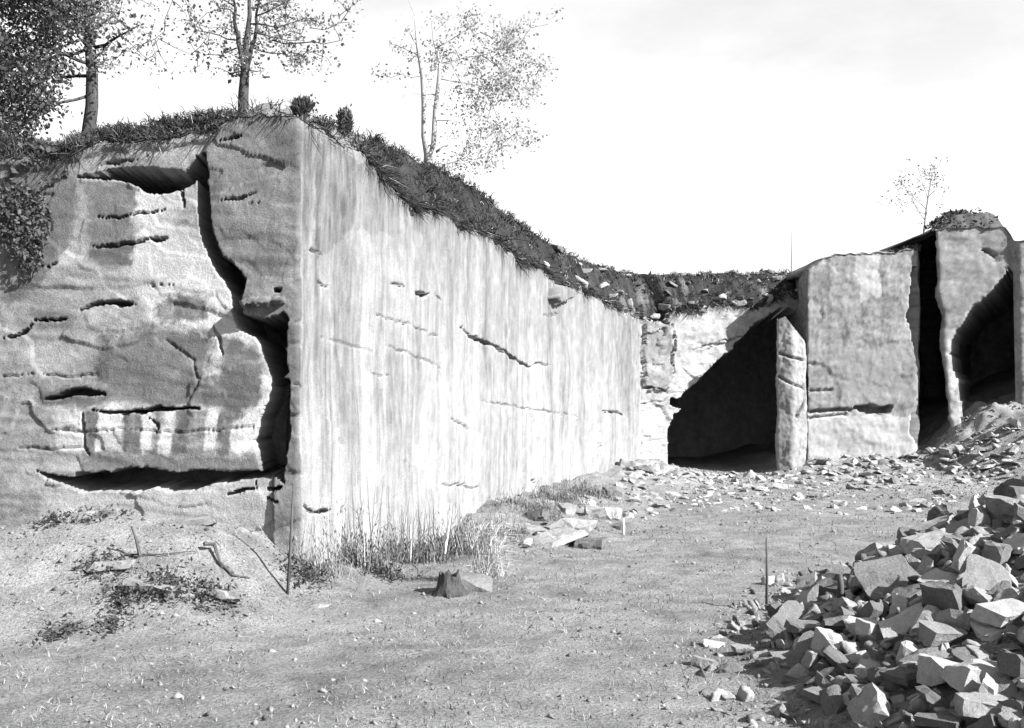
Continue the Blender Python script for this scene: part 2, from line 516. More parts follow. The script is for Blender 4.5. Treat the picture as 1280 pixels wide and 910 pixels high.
# long face: streaks running down from the turf
s1 = fbm(UU * 2.6, ZZ * 0.10, 1.0, 4, 0.6)
s2 = fbm(UU * 7.5, ZZ * 0.22, 5.0, 4, 0.65)
s3 = fbm(UU * 1.1, ZZ * 0.6, 8.0, 4)
top = sst(150, -20, PY - interp(PX, RIM))            # nearer the turf
s4 = fbm(UU * 0.8, ZZ * 0.07, 13.0, 7, 0.88)
s5 = fbm(UU * 12, ZZ * 2.2, 19.0, 3, 0.7)
streak = 0.275 + 0.04 * s1 + 0.065 * s2 + 0.03 * s3 + 0.050 * s4 + 0.055 * s5
streak -= 0.11 * top * sst(-0.35, 0.35, s2 + 0.4 * s4)
bands = [(428, 14, 0.085, 230, 600), (402, 7, 0.05, 170, 500), (382, 6, 0.06, 150, 560), (448, 5, 0.03, 300, 620), (560, 9, 0.05, 280, 420),
         (520, 6, 0.05, 250, 330), (690, 7, 0.04, 360, 560), (780, 10, 0.07, 390, 560), (640, 6, 0.04, 320, 520)]
for c, w, a, y0, y1 in bands:
    streak -= a * np.exp(-((PX + 0.5 * jx - c) / w) ** 2) * sst(y0 - 20, y0 + 30, PY) * (1 - sst(y1 - 90, y1 + 20, PY))
m_up = inpoly(PX + 2 * jx, PY + 2 * jy, [(395, 165), (470, 215), (505, 260), (506, 295), (470, 292), (440, 290), (395, 320)])
streak = np.where(m_up, streak - 0.05, streak)
streak -= 0.07 * sst(408, 380, PX + 0.6 * jx) * sst(620, 420, PY)
streak += 0.03 * sst(450, 600, PY)
alb = MAIN * np.clip(streak, 0.09, 0.40) + (1 - MAIN) * alb
# back face
bk = 0.30 + 0.05 * fbm(UU * 8, ZZ * 7, 71.0, 4, 0.8) + 0.05 * fbm(UU * 1.2, ZZ * 0.4, 2.0, 4) + 0.06 * fbm(UU * 3, ZZ * 3, 5.0, 4)
bk = np.where(inpoly(QX, QY, [(803, 402), (838, 404), (842, 470), (832, 488), (803, 486)]), bk - 0.10, bk)
bk += 0.04 * sst(900, 860, PX + 2 * jx) * sst(430, 470, PY) + 0.05
alb = BACK * bk + (1 - BACK) * alb
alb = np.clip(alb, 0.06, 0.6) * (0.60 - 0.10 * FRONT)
# relief eases off just below the rim
disp = np.where(tt[:, None] > 0.985, disp * 0.6, disp)

P3 = np.stack([XY[None, :, 0] + NRM[None, :, 0] * disp + 4.0 * np.clip((-disp - 5) / 4, 0, 1), XY[None, :, 1] + NRM[None, :, 1] * disp, ZZ], -1)

def grid_faces(nr, nc):
    i = np.arange(nr * nc).reshape(nr, nc)
    return np.stack([i[:-1, :-1], i[:-1, 1:], i[1:, 1:], i[1:, :-1]], -1)

def sub_mesh(name, P, Fc, A, mat, origin):
    idx, inv = np.unique(Fc, return_inverse=True)
    return make(name, P.reshape(-1, 3)[idx], inv.reshape(Fc.shape), mat, alb=A.ravel()[idx], origin=np.array(origin), smooth=False)

FA = grid_faces(*ZZ.shape)
fpx = PX[:-1, :-1]
is_left = fpx < crev_x[:-1, :-1]
is_back = fpx > 800
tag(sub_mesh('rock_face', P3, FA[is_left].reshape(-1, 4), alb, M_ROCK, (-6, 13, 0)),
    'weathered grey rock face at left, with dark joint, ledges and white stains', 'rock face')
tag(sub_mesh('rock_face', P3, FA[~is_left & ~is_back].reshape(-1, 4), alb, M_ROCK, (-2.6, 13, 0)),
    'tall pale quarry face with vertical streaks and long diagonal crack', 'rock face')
tag(sub_mesh('rock_face', P3, FA[is_back].reshape(-1, 4), alb, M_ROCK, (5, 35, 0)),
    'pale back wall of the quarry with black slanting shadow cut as recess', 'rock face')

# generic free-standing block of rock given by a plan path and a rim
def block_face(name, plan, rim, label, base_alb, recess=None, extra=None, step=0.05, amp=0.06, nrow=150, zb=-0.6, shear=None, crk=(), stains=(), xmax=1e9):
    pts = []
    for a, b in zip(plan[:-1], plan[1:]):
        a, b = np.array(a, float), np.array(b, float)
        n = max(3, int(np.hypot(*(b - a)) / step))
        for i in range(n):
            pts.append(a + (b - a) * i / n)
    pts.append(np.array(plan[-1], float))
    xy = np.array(pts)
    for d in (0, 1):
        xy[1:-1, d] = smooth1(xy[:, d], 5)[1:-1]
    u = np.concatenate([[0], np.cumsum(np.hypot(*np.diff(xy, axis=0).T))])
    t = np.gradient(xy, axis=0)
    t /= np.linalg.norm(t, axis=1)[:, None] + 1e-9
    n = np.stack([t[:, 1], -t[:, 0]], 1)
    px = 640 + F * xy[:, 0] / xy[:, 1]
    ry = interp(px, rim) + 3 * fbm(u * 2.5, 7.7, o=3)
    zr = EYE + (HZ - ry) / F * xy[:, 1]
    tv = np.linspace(0, 1, nrow)
    zz = zb + tv[:, None] * (zr[None] - zb)
    pxx = np.broadcast_to(px[None], zz.shape)
    pyy = HZ - (zz - EYE) * F / xy[:, 1][None]
    uu = np.broadcast_to(u[None], zz.shape) + 31.0 * (hash(label) % 17 if False else len(label))
    jx_ = 3.5 * fbm(uu * 1.4, zz * 1.4, 1.2, 4)
    jy_ = 3.5 * fbm(uu * 1.4, zz * 1.4, 9.2, 4)
    dd = amp * fbm(uu * 0.5, zz * 0.6, 2.0, 3) - 0.15 * amp * np.abs(fbm(uu * 1.5, zz * 1.2, 4.0, 4)) + 0.012 * fbm(uu * 7, zz * 5, 4.0, 3) + 0.012 * np.tanh(4 * fbm(uu * 0.3, zz * 1.6, 7.0, 3))
    front = np.abs(n[:, 1]) > 0.7
    fr = np.broadcast_to(front[None], zz.shape)
    al = base_alb + 0.06 * fbm(uu * 2.2, zz * 0.30, 3.0, 5, 0.8) + 0.06 * fbm(uu * 2.5, zz * 2.0, 1.0, 5, 0.75)
    dd = dd + 0.028 * cells(uu, zz, 1.5, 1.1, 15.0) + 0.010 * cells(uu, zz, 0.5, 0.35, 17.0)
    al = al + 0.05 * fbm(uu * 9, zz * 7, 61.0, 4, 0.8)
    dd = dd + 0.012 * fbm(uu * 9, zz * 9, 63.0, 3)
    for poly, v in stains:
        al = np.where(inpoly(pxx + 1.8 * jx_, pyy + 1.8 * jy_, poly) & fr, v + 0.3 * (al - base_alb), al)
    if recess:
        for poly, dp in recess:
            dd = np.where(inpoly(np.where(pxx > xmax - 14, pxx, pxx + jx_), pyy + jy_, poly) & fr & (pxx < xmax), dd - dp, dd)
    for ln, w, dp in crk:
        d = pdist(pxx + 0.6 * jx_, pyy + 0.6 * jy_, ln)
        dd -= dp * np.minimum(1, 2 * np.clip(1 - d / w, 0, 1)) * fr
    if extra is not None:
        dd = dd + extra(pxx, pyy, fr, jx_, jy_)
    P = np.stack([xy[None, :, 0] + n[None, :, 0] * dd + 3.2 * np.clip((-dd - 4) / 4, 0, 1), xy[None, :, 1] + n[None, :, 1] * dd, zz], -1)
    if shear:
        P[..., 0] += shear(P, u)
    o = make(name, P.reshape(-1, 3), grid_faces(*zz.shape).reshape(-1, 4), M_ROCK, alb=(0.6 * np.clip(al, 0.06, 0.6)).ravel(),
             origin=np.array([xy[len(xy)//2, 0], xy[len(xy)//2, 1], 0.0]))
    tag(o, label, 'rock face')
    return xy, P[-1]

def pxX(px, Y):
    return (px - 640.0) / F * Y

caps = []
# middle block
rimG = [(960, 350), (1000, 346), (1012, 334), (1030, 322), (1060, 318), (1115, 316), (1140, 312), (1170, 306)]
planG = [(10.4, 40.5), (pxX(1008, 34.2), 34.2), (pxX(1100, 34.4), 34.4), (pxX(1148, 34.5), 34.5), (pxX(1149, 37.5), 37.5), (pxX(1150, 42), 42.0), (pxX(1225, 44), 44.0)]
rec = [([(1064, 508), (1090, 505), (1118, 508), (1112, 516), (1084, 517)], 0.5),
       ([(1142, 330), (1170, 330), (1170, 600), (1146, 600), (1150, 560), (1139, 540), (1140, 515), (1156, 480), (1150, 450), (1140, 420), (1134, 390), (1138, 360)], 1.5)]
stG = [([(1004, 516), (1150, 520), (1150, 600), (1004, 600)], 0.38), ([(1070, 318), (1100, 318), (1098, 372), (1076, 378)], 0.36),
       ([(1040, 440), (1130, 430), (1145, 505), (1060, 505)], 0.23)]
xyG, topG = block_face('rock_face', planG, rimG, 'broad grey rock face between the narrow pillar and the dark cleft', 0.225, recess=rec,
                       crk=[([(1006, 515), (1030, 514), (1064, 512)], 2.2, 0.25), ([(1008, 490), (1040, 487)], 1.6, 0.12),
                            ([(1010, 523), (1060, 518)], 1.6, 0.15)], stains=stG)
caps.append((topG, 1.0))
# right block with second shadow cut as recess, then the frame-edge block
rimH = [(1130, 300), (1160, 304), (1172, 296), (1186, 288), (1210, 284), (1262, 284), (1272, 302), (1300, 300), (1500, 285), (2200, 285)]
planH = [(pxX(1216, 43), 43.0), (pxX(1198, 37), 37.0), (pxX(1188, 34.1), 34.1), (pxX(1240, 34.0), 34.0), (pxX(1274, 33.9), 33.9), (pxX(1276, 33.72), 33.72),
         (pxX(1360, 33.5), 33.5), (34.0, 32.5), (60.0, 32.0)]
shadowH = [([(1290, 314), (1262, 343), (1238, 370), (1222, 388), (1206, 408), (1197, 426), (1197, 450), (1204, 474), (1206, 500), (1203, 600), (1290, 600)], 8.0)]
xyH, topH = block_face('rock_face', planH, rimH, 'right-hand rock face with second black recess below a turf-capped mound', 0.25, recess=shadowH, step=0.07, xmax=1269,
                       shear=lambda P, u: -0.085 * np.clip(P[..., 2] - 0.6, 0, 7) * sst(17.8, 13.5, P[..., 0]) + 0.10 * fbm(P[..., 2] * 0.9, 3.0, 1.0, 3) * sst(16, 14, P[..., 0]),
                       crk=[([(1240, 312), (1250, 320)], 2.0, 0.2), ([(1176, 400), (1182, 440)], 1.2, 0.1)],
                       stains=[([(1170, 440), (1204, 470), (1204, 600), (1180, 600)], 0.46)])
caps.append((topH, 1.0))

# slim pillar standing in front of the left flank of the middle block
planP = [(pxX(977, 35.8), 35.8), (pxX(971, 33.7), 33.7), (pxX(990, 33.55), 33.55), (pxX(1006, 33.8), 33.8), (pxX(1008, 35.6), 35.6)]
rimP = [(960, 404), (972, 400), (982, 396), (990, 406), (1000, 420), (1012, 430)]
xyP, topP = block_face('rock_pillar', planP, rimP, 'slim pale rock pillar between black recess and broad grey face', 0.29, step=0.03, amp=0.05, nrow=120,
                       crk=[([(975, 440), (990, 446), (1006, 452)], 1.6, 0.15), ([(974, 472), (988, 480), (1004, 484)], 1.6, 0.12),
                            ([(1006, 480), (1006, 500), (996, 520)], 2.2, 0.25)])
pil = [o for o in COL.objects if o.name.startswith('rock_pillar')][0]
pil['category'] = 'rock pillar'

# ------------------------------------------------------------------ ground
def ground_z(x, y):
    x, y = np.asarray(x, float), np.asarray(y, float)
    z = 0.05 * fbm(x * 0.35, y * 0.35, 1.0, 4) + 0.02 * fbm(x * 1.7, y * 1.7, 4.0, 3)
    bank = sst(10.0, 13.0, y) * (1 - sst(-3.7, -2.4, x))
    z = z + bank * (0.92 + 0.10 * fbm(x * 0.9, y * 0.9, 2.0, 4))
    z = z + 0.25 * sst(11.6, 13.0, y) * sst(-3.6, -2.7, x) * (1 - sst(-2.4, -1.4, x))
    # foot of the long face
    xw = -6.775 + 0.319 * y
    z = z + 0.50 * sst(2.8, 0.2, np.abs(x - xw - 0.2)) * sst(16, 20, y) * (1 - sst(33, 36, y)) * (0.8 + 0.5 * fbm(x, y, 8.0, 3))
    # talus at back right
    z = z + 1.6 * sst(26.0, 33.8, y) * sst(12.9, 15.8, x) * (1 + 0.08 * fbm(x * 0.8, y * 0.8, 3.0, 3))
    z = z + 0.50 * sst(28.5, 34.0, y) * sst(7.8, 10.5, x) * (1 + 0.5 * fbm(x * 0.9, y * 0.9, 5.0, 3))
    # heap of broken stone at right
    toe = np.interp(y, [0, 5, 6, 7.5, 9.5, 11, 13, 15, 17, 20], [2.8, 2.1, 2.0, 2.05, 2.0, 2.55, 3.3, 5.4, 9.0, 16])
    d = np.clip(x - toe, 0, 6)
    z = z + 0.43 * (np.sqrt(d * d + 0.09) - 0.3) * (1 + 0.12 * fbm(x * 0.8, y * 0.8, 7.0, 3))
    return z

def axis(lo, hi, step, far, grow=1.22):
    a = list(np.arange(lo, hi + 1e-6, step))
    s, v = step, a[-1]
    while v < far:
        s *= grow
        v += s
        a.append(v)
    s, v = step, a[0]
    pre = []
    while v > -far:
        s *= grow
        v -= s
        pre.append(v)
    return np.array(pre[::-1] + a)

gx = axis(-9, 17, 0.09, 420)
gy = axis(4.5, 36, 0.09, 420)
GX, GY = np.meshgrid(gx, gy)
dense = sst(60, 40, np.hypot(GX, GY - 15))
GZ = ground_z(GX, GY) * dense
GZ = GZ + dense * 0.022 * fbm(GX * 5, GY * 5, 2.0, 3)
GZ = GZ + dense * 0.10 * sst(28, 31, GY) * sst(8, 11, GX) * fbm(GX * 1.8, GY * 1.8, 9.0, 4, 0.6)
ga = 0.31 + 0.06 * fbm(GX * 0.5, GY * 0.5, 3.0, 5) + 0.09 * fbm(GX * 2.2, GY * 3.2, 6.0, 4, 0.7)
ga += 0.06 * sst(24, 32, GY) + 0.06 * sst(-2.8, -4, GX) * sst(10.5, 12, GY)
ga -= 0.05 * sst(0.1, 0.5, fbm(GX * 0.33, GY * 0.33, 11.0, 3))
ga += 0.10 * sst(7.9, 6.8, GY + 0.3 * fbm(GX, GY, 1.0, 3))
def gz(x, y):
    """height of the built ground at one point"""
    i = min(max(int(np.searchsorted(gx, x)) - 1, 0), len(gx) - 2)
    j = min(max(int(np.searchsorted(gy, y)) - 1, 0), len(gy) - 2)
    a = (x - gx[i]) / (gx[i + 1] - gx[i])
    b = (y - gy[j]) / (gy[j + 1] - gy[j])
    return float((GZ[j, i] * (1 - a) + GZ[j, i + 1] * a) * (1 - b) + (GZ[j + 1, i] * (1 - a) + GZ[j + 1, i + 1] * a) * b)

tag(make('ground', np.stack([GX, GY, GZ], -1).reshape(-1, 3), grid_faces(*GX.shape).reshape(-1, 4), M_GROUND,
         alb=(0.50 * np.clip(ga, 0.10, 0.5)).ravel(), smooth=True), kind='structure')

# ------------------------------------------------------------------ turf bank above the walls
SW = np.array([-0.5, 0.86])
offs = [-0.015, 0.02, 0.15, 0.35, 0.6, 0.9, 1.2, 1.7, 3.0, 8.0, 40.0]
ci = np.arange(0, len(cols), 2)
rimP3 = P3[-1][ci]
rows = []
for k, of in enumerate(offs):
    q = rimP3.copy()
    q[:, 0] += SW[0] * of
    q[:, 1] += SW[1] * of
    px_at = 640 + F * q[:, 0] / q[:, 1]
    t = min(1.0, max(0.0, of) / 1.2)
    if of <= 1.2:
        zs = EYE + (HZ - interp(px_at, SKY)) / F * q[:, 1]
    zr = rimP3[:, 2]
    z = zr + (zs - zr) * math.sin(t * math.pi / 2) ** 0.9
    if of > 1.2:
        z = z - 0.06 * (of - 1.2) if of < 9 else z - 0.5
    q[:, 2] = z + (0.10 * fbm(q[:, 0] * 1.6, q[:, 1] * 1.6, 3.0, 4) if 0.1 < of < 4 else 0.0)
    rows.append(q)
HB = np.array(rows)
ha = 0.020 + 0.02 * fbm(HB[..., 0] * 7, HB[..., 1] * 7, 33.0, 3) + 0.025 * fbm(HB[..., 0] * 2, HB[..., 1] * 2, 1.0, 4)
hpx = 640 + F * HB[..., 0] / HB[..., 1]
ha += 0.09 * sst(0.25, 0.6, fbm(HB[..., 0] * 1.3, HB[..., 1] * 1.3, 5.0, 4)) * sst(740, 800, hpx)
ha += 0.14 * sst(300, 330, hpx) * (1 - sst(440, 462, hpx))
tag(make('hillside', HB.reshape(-1, 3), grid_faces(*HB.shape[:2]).reshape(-1, 4), M_GROUND, alb=np.clip(ha, 0.008, 0.4).ravel(), smooth=True), kind='structure')
# top surfaces of the blocks at the right
for top, _ in caps:
    rr = []
    for of in (-0.04, 0.15, 0.5, 1.0, 2.0, 5.0, 30.0):
        q = top.copy()
        q[:, 1] += of
        pxq = 640 + F * q[:, 0] / q[:, 1]
        mound = 0.62 * np.exp(-((pxq - 1216) / 40) ** 4) * sst(0.0, 0.7, of)
        q[:, 2] += 0.05 * (1 if of > 0 else 0) + mound + 0.05 * fbm(q[:, 0] * 2, q[:, 1] * 2, 3.0, 3)
        rr.append(q)
    rr = np.array(rr)
    pxq = 640 + F * rr[..., 0] / rr[..., 1]
    aa = np.where((pxq > 1172) & (pxq < 1264), 0.045, 0.12) + 0.05 * fbm(rr[..., 0] * 2, rr[..., 1] * 2, 1.0, 4)
    tag(make('terrace', rr.reshape(-1, 3), grid_faces(*rr.shape[:2]).reshape(-1, 4), M_PLANT, alb=np.clip(aa, 0.04, 0.4).ravel(), smooth=True), kind='structure')

# ------------------------------------------------------------------ plant building blocks
class MB:
    def __init__(self):
        self.v, self.f, self.a = [], [], []
    def tube(self, pts, rads, n=6, a=1.0, cap=True):
        pts = [np.array(p, float) for p in pts]
        base = len(self.v)
        for i, p in enumerate(pts):
            d = pts[min(i + 1, len(pts) - 1)] - pts[max(i - 1, 0)]
            d /= np.linalg.norm(d) + 1e-9
            up = np.array([0, 0, 1.0]) if abs(d[2]) < 0.9 else np.array([1.0, 0, 0])
            s = np.cross(d, up); s /= np.linalg.norm(s)
            t = np.cross(d, s)
            for k in range(n):
                an = 2 * math.pi * k / n
                self.v.append(p + rads[i] * (math.cos(an) * s + math.sin(an) * t))
                self.a.append(a)
        for i in range(len(pts) - 1):
            for k in range(n):
                k2 = (k + 1) % n
                self.f.append((base + i * n + k, base + i * n + k2, base + (i + 1) * n + k2, base + (i + 1) * n + k))
        if cap:
            self.f.append(tuple(base + (len(pts) - 1) * n + k for k in range(n)))
            self.f.append(tuple(base + k for k in range(n))[::-1])
    def leaf(self, c, size, a=1.0, d=None, wid=0.5):
        c = np.array(c, float)
        if d is None:
            d = RNG.normal(size=3)
        d = np.array(d, float); d /= np.linalg.norm(d) + 1e-9
        s = np.cross(d, RNG.normal(size=3)); s /= np.linalg.norm(s) + 1e-9
        b = len(self.v)
        nn = np.cross(d, s)
        self.v += [c - d * size * 0.5, c + s * size * wid * 0.5 + nn * size * 0.08, c + d * size * 0.5, c - s * size * wid * 0.5 + nn * size * 0.08]
        self.a += [a] * 4
        self.f.append((b, b + 1, b + 2, b + 3))
    def blade(self, p, d, L, w, a=1.0, bend=0.3):
        p = np.array(p, float); d = np.array(d, float); d /= np.linalg.norm(d)
        s = np.cross(d, RNG.normal(size=3)); s /= np.linalg.norm(s) + 1e-9
        b = len(self.v)
        side = np.array([d[0], d[1], 0]) + RNG.normal(size=3) * 0.15
        m = p + d * L * 0.55
        e = p + d * L * 0.9 + side * L * bend - np.array([0, 0, L * bend * 0.35])
        self.v += [p - s * w, p + s * w, m + s * w * 0.7, m - s * w * 0.7, e]
        self.a += [a] * 5
        self.f += [(b, b + 1, b + 2, b + 3), (b + 3, b + 2, b + 4)]
    def build(self, name, mat, parent=None, origin=None, smooth=False):
        return make(name, np.array(self.v), self.f, mat, parent=parent, alb=self.a, origin=origin, smooth=smooth)

def tree(name, base, limbs, label, bark, leafm, crown_fn, cat='tree', group=None):
    """limbs: list of (points, radii); first is the trunk"""
    t = empty(name, base)
    m = MB()
    m.tube(*limbs[0], n=9)
    m.build('trunk', bark, t, smooth=True)
    for pts, rad in limbs[1:]:
        b = MB()
        b.tube(pts, rad, n=6)
        b.build('branch', bark, t, smooth=True)
    c = MB()
    c.pts = []
    crown_fn(c)
    c.build('crown', leafm, t)
    nodes = [np.array(p) for pts, _ in limbs for p in pts]
    tw = MB()
    todo = np.array(c.pts)
    dist = np.full(len(todo), 1e9)
    near = np.zeros(len(todo), int)
    def add_node(k):
        d = np.linalg.norm(todo - nodes[k], axis=1)
        m = d < dist
        dist[m] = d[m]
        near[m] = k
    for k in range(len(nodes)):
        add_node(k)
    done = np.zeros(len(todo), bool)
    for _ in range(len(todo)):            # each spray joins the nearest bough or an earlier spray
        i = int(np.argmin(np.where(done, 1e9, dist)))
        done[i] = True
        if dist[i] > 1.6:
            break
        if dist[i] < 0.03:
            continue
        q, p = nodes[near[i]], todo[i]
        mid = (p + q) / 2 + RNG.normal(size=3) * 0.10 * np.linalg.norm(q - p)
        tw.tube([q, mid, p], [0.008, 0.006, 0.004], n=3, cap=False)
        for x in (mid, p):
            nodes.append(x)
            add_node(len(nodes) - 1)
    if tw.v:
        tw.build('twigs', bark, t)['kind'] = 'stuff'
    tag(t, label, cat, group)
    return t

def limb(p0, p1, r0, r1, n=6, wob=0.06, sag=0.0):
    p0, p1 = np.array(p0, float), np.array(p1, float)
    L = np.linalg.norm(p1 - p0)
    o = RNG.uniform(0, 99)
    pts, rad = [], []
    for i in range(n):
        t = i / (n - 1)
        w = wob * L * math.sin(math.pi * t) if i not in (0,) else 0
        off = np.array([perlin(t * 3 + o, 0.1), perlin(t * 3 + o, 5.1), 0.4 * perlin(t * 3 + o, 9.1)]) * wob * L * min(1, t * 3)
        p = p0 + (p1 - p0) * t + off
        p[2] -= sag * L * t * t
        pts.append(p)
        rad.append(r0 + (r1 - r0) * t)
    return pts, rad

def twig_leaves(c, tips, n, spread, size, amin=0.6, amax=1.4, flat=0.7):
    """clusters of leaves round the given points, denser in the middle"""
    if hasattr(c, 'pts'):
        c.pts += [np.array(p) for p in tips]
    for p in tips:
        k = max(2, int(n * RNG.uniform(0.5, 1.5)))
        sh = RNG.uniform(amin, amax)
        for _ in range(k):
            q = np.array(p) + RNG.normal(size=3) * spread * np.array([1, 1, flat])
            c.leaf(q, size * RNG.uniform(0.6, 1.4), sh * RNG.uniform(0.75, 1.25), wid=RNG.uniform(0.45, 0.8))

# --- dark tree at the left edge of the picture
def left_tree():
    Y = 16.2
    b = xyz(108, 178, Y); b[2] -= 0.5
    top = xyz(118, -160, Y + 0.3)
    limbs = [limb(b, top, 0.115, 0.04, 10, 0.03)]
    tips = []
    for (x, y, dY, sx, sy) in [(40, 60, -0.5, 112, 80), (20, 140, -0.8, 110, 120), (60, 10, 0.4, 113, 40), (90, 40, -0.6, 113, 60), (20, 10, 0.2, 114, 10),
                               (150, 20, 0.3, 116, 10), (175, 40, -0.4, 115, 60), (60, 100, 0.6, 112, 95), (30, -60, 0, 116, -20), (140, -70, 0, 117, -60),
                               (200, -40, 0.5, 116, -20), (10, 90, -1.0, 112, 60), (80, -100, 0.2, 117, -90), (140, 60, 0.6, 113, 75)]:
        s = xyz(sx, sy, Y + 0.1)
        e = xyz(x, y, Y + dY)
        L = limb(s, e, 0.030, 0.008, 6, 0.16, -0.12)
        limbs.append(L)
        for p in L[0][2:]:
            tips.append(p)
    def crown(c):
        # dense part: left of the trunk
        n = 0
        pts = []
        while n < 400:
            x, y = RNG.uniform(-60, 108), RNG.uniform(-120, 215)
            hole = ((x - 84) / 22) ** 2 + ((y - 130) / 36) ** 2 < 1 or ((x - 22) / 17) ** 2 + ((y - 192) / 15) ** 2 < 1 or ((x - 50) / 12) ** 2 + ((y - 160) / 14) ** 2 < 1
            if hole or (x > 60 and y > 90) or (x + 0.5 * max(0, y) > 135):
                continue
            pts.append(xyz(x, y, Y + RNG.uniform(-1.4, 1.2)))
            n += 1
        twig_leaves(c, pts, 60, 0.16, 0.07, 0.5, 1.3)
        pts = []
        for _ in range(330):      # thin sprays to the right of the trunk
            x, y = 104 + abs(RNG.normal()) * 50, RNG.uniform(-80, 90)
            if perlin(x * 0.03, y * 0.03, 4.0) < -0.05:
                continue
            pts.append(xyz(x, y, Y + RNG.uniform(-1.2, 1.0)))
        twig_leaves(c, pts, 12, 0.13, 0.055, 0.8, 3.0)
        twig_leaves(c, tips, 8, 0.14, 0.09)
        for _ in range(40):
            pass
    return tree('broadleaf_tree', b, limbs, 'dark leafy tree at the left edge above the grey rock face', M_BARK, M_LEAF, crown)
left_tree()

# --- open-crowned tree on the corner mound
def mid_tree():
    Y = 16.8
    b = xyz(304, 142, Y); b[2] -= 0.5
    fk = xyz(306, 92, Y)
    limbs = [([b, xyz(304, 120, Y), fk, xyz(307, 60, Y), xyz(312, 20, Y), xyz(310, -60, Y)], [0.10, 0.085, 0.075, 0.05, 0.035, 0.015]),
             limb(fk, xyz(296, 40, Y - 0.1), 0.055, 0.035, 5), limb(xyz(296, 42, Y - 0.1), xyz(290, -20, Y - 0.2), 0.035, 0.012, 5),
             limb(fk, xyz(318, 50, Y + 0.1), 0.05, 0.03, 5), limb(xyz(318, 52, Y + 0.1), xyz(326, -20, Y + 0.2), 0.03, 0.012, 5)]
    tips = []
    for (sx, sy, x, y, dY) in [(297, 50, 240, 44, 0.3), (296, 60, 255, 78, -0.3), (318, 40, 370, 60, 0.3), (312, 30, 395, 40, -0.4), (317, 60, 372, 80, 0.4),
                               (310, 10, 360, 5, 0.2), (300, 20, 262, 6, 0.2), (307, 0, 330, -60, 0.1), (296, 10, 230, -20, 0), (320, 20, 405, -10, 0.2),
                               (306, 86, 330, 96, -0.3), (306, 88, 286, 96, 0.2), (340, 50, 425, 68, -0.3)]:
        L = limb(xyz(sx, sy, Y), xyz(x, y, Y + dY), 0.014, 0.005, 6, 0.16, -0.18)
        limbs.append(L)
        tips += L[0][2:]
    def crown(c):
        pts = []
        n = 0
        while n < 260:
            x, y = RNG.normal(328, 62), RNG.uniform(-90, 88)
            if not 215 < x < 445 or perlin(x * 0.028, y * 0.03, 9.0) < -0.12:
                continue
            if y > 40 and x < 290 and RNG.random() < 0.6:
                continue
            pts.append(xyz(x, y, Y + RNG.uniform(-1.1, 1.1)))
            n += 1
        twig_leaves(c, pts, 13, 0.10, 0.055, 0.6, 3.0)
        twig_leaves(c, tips, 7, 0.10, 0.075, 0.6, 1.8)
    return tree('slender_tree', b, limbs, 'open-crowned slender tree with forked trunk on the corner mound', M_BARK, M_LEAF2, crown)
mid_tree()

# --- twin-stemmed flare-paled tree behind the turf slope
def twin_tree():
    Y = 21.0
    b = xyz(535, 206, Y); b[2] -= 0.5
    k = xyz(535, 192, Y)
    limbs = [([b, k, xyz(530, 170, Y), xyz(530, 130, Y), xyz(528, 95, Y), xyz(522, 60, Y), xyz(518, 20, Y)], [0.11, 0.09, 0.06, 0.055, 0.045, 0.03, 0.01]),
             ([xyz(535, 196, Y), xyz(542, 180, Y), xyz(544, 140, Y), xyz(548, 105, Y), xyz(550, 80, Y), xyz(542, 50, Y + 0.2), xyz(538, 10, Y + 0.2)],
              [0.07, 0.06, 0.055, 0.045, 0.035, 0.02, 0.008]),
             limb(xyz(545, 190, Y), xyz(556, 182, Y), 0.03, 0.01, 4)]
    tips = []
    for (sx, sy, x, y, dY) in [(549, 98, 610, 110, 0.4), (546, 118, 515, 118, -0.2), (549, 80, 640, 60, 0.4), (545, 60, 600, 30, 0.2), (544, 150, 570, 152, -0.3),
                               (590, 60, 660, 110, 0.5), (610, 60, 650, 140, 0.5), (600, 100, 640, 190, 0.3), (560, 72, 585, 120, 0.2), (526, 70, 490, 55, 0.2),
                               (620, 110, 596, 200, 0.1), (522, 60, 505, 30, 0), (600, 40, 670, 70, 0.3), (616, 150, 655, 182, 0.4)]:
        L = limb(xyz(sx, sy, Y + 0.1), xyz(x, y, Y + dY), 0.014, 0.004, 6, 0.10, -0.02)
        limbs.append(L)
        tips += L[0][1:]
    def crown(c):
        pts = []
        for (cx, cy, sx, sy, n) in [(625, 105, 26, 16, 34), (628, 60, 28, 26, 30), (600, 40, 36, 18, 22), (610, 150, 26, 26, 26), (595, 195, 22, 14, 18),
                                    (600, 120, 30, 30, 20), (640, 180, 18, 12, 10), (520, 50, 26, 22, 8), (540, 70, 16, 14, 9), (655, 120, 14, 12, 8), (660, 60, 14, 20, 7)]:
            for _ in range(n):
                pts.append(xyz(RNG.normal(cx, sx), RNG.normal(cy, sy), Y + RNG.uniform(-0.9, 0.9)))
        twig_leaves(c, pts, 26, 0.12, 0.06, 0.6, 1.4)
        twig_leaves(c, tips, 3, 0.10, 0.07, 0.5, 1.2)
    return tree('twin_stem_tree', b, limbs, 'flare-paled twin-stemmed tree with foliage hanging to the right, behind turf slope', M_PALEBARK, M_LEAF3, crown)
twin_tree()

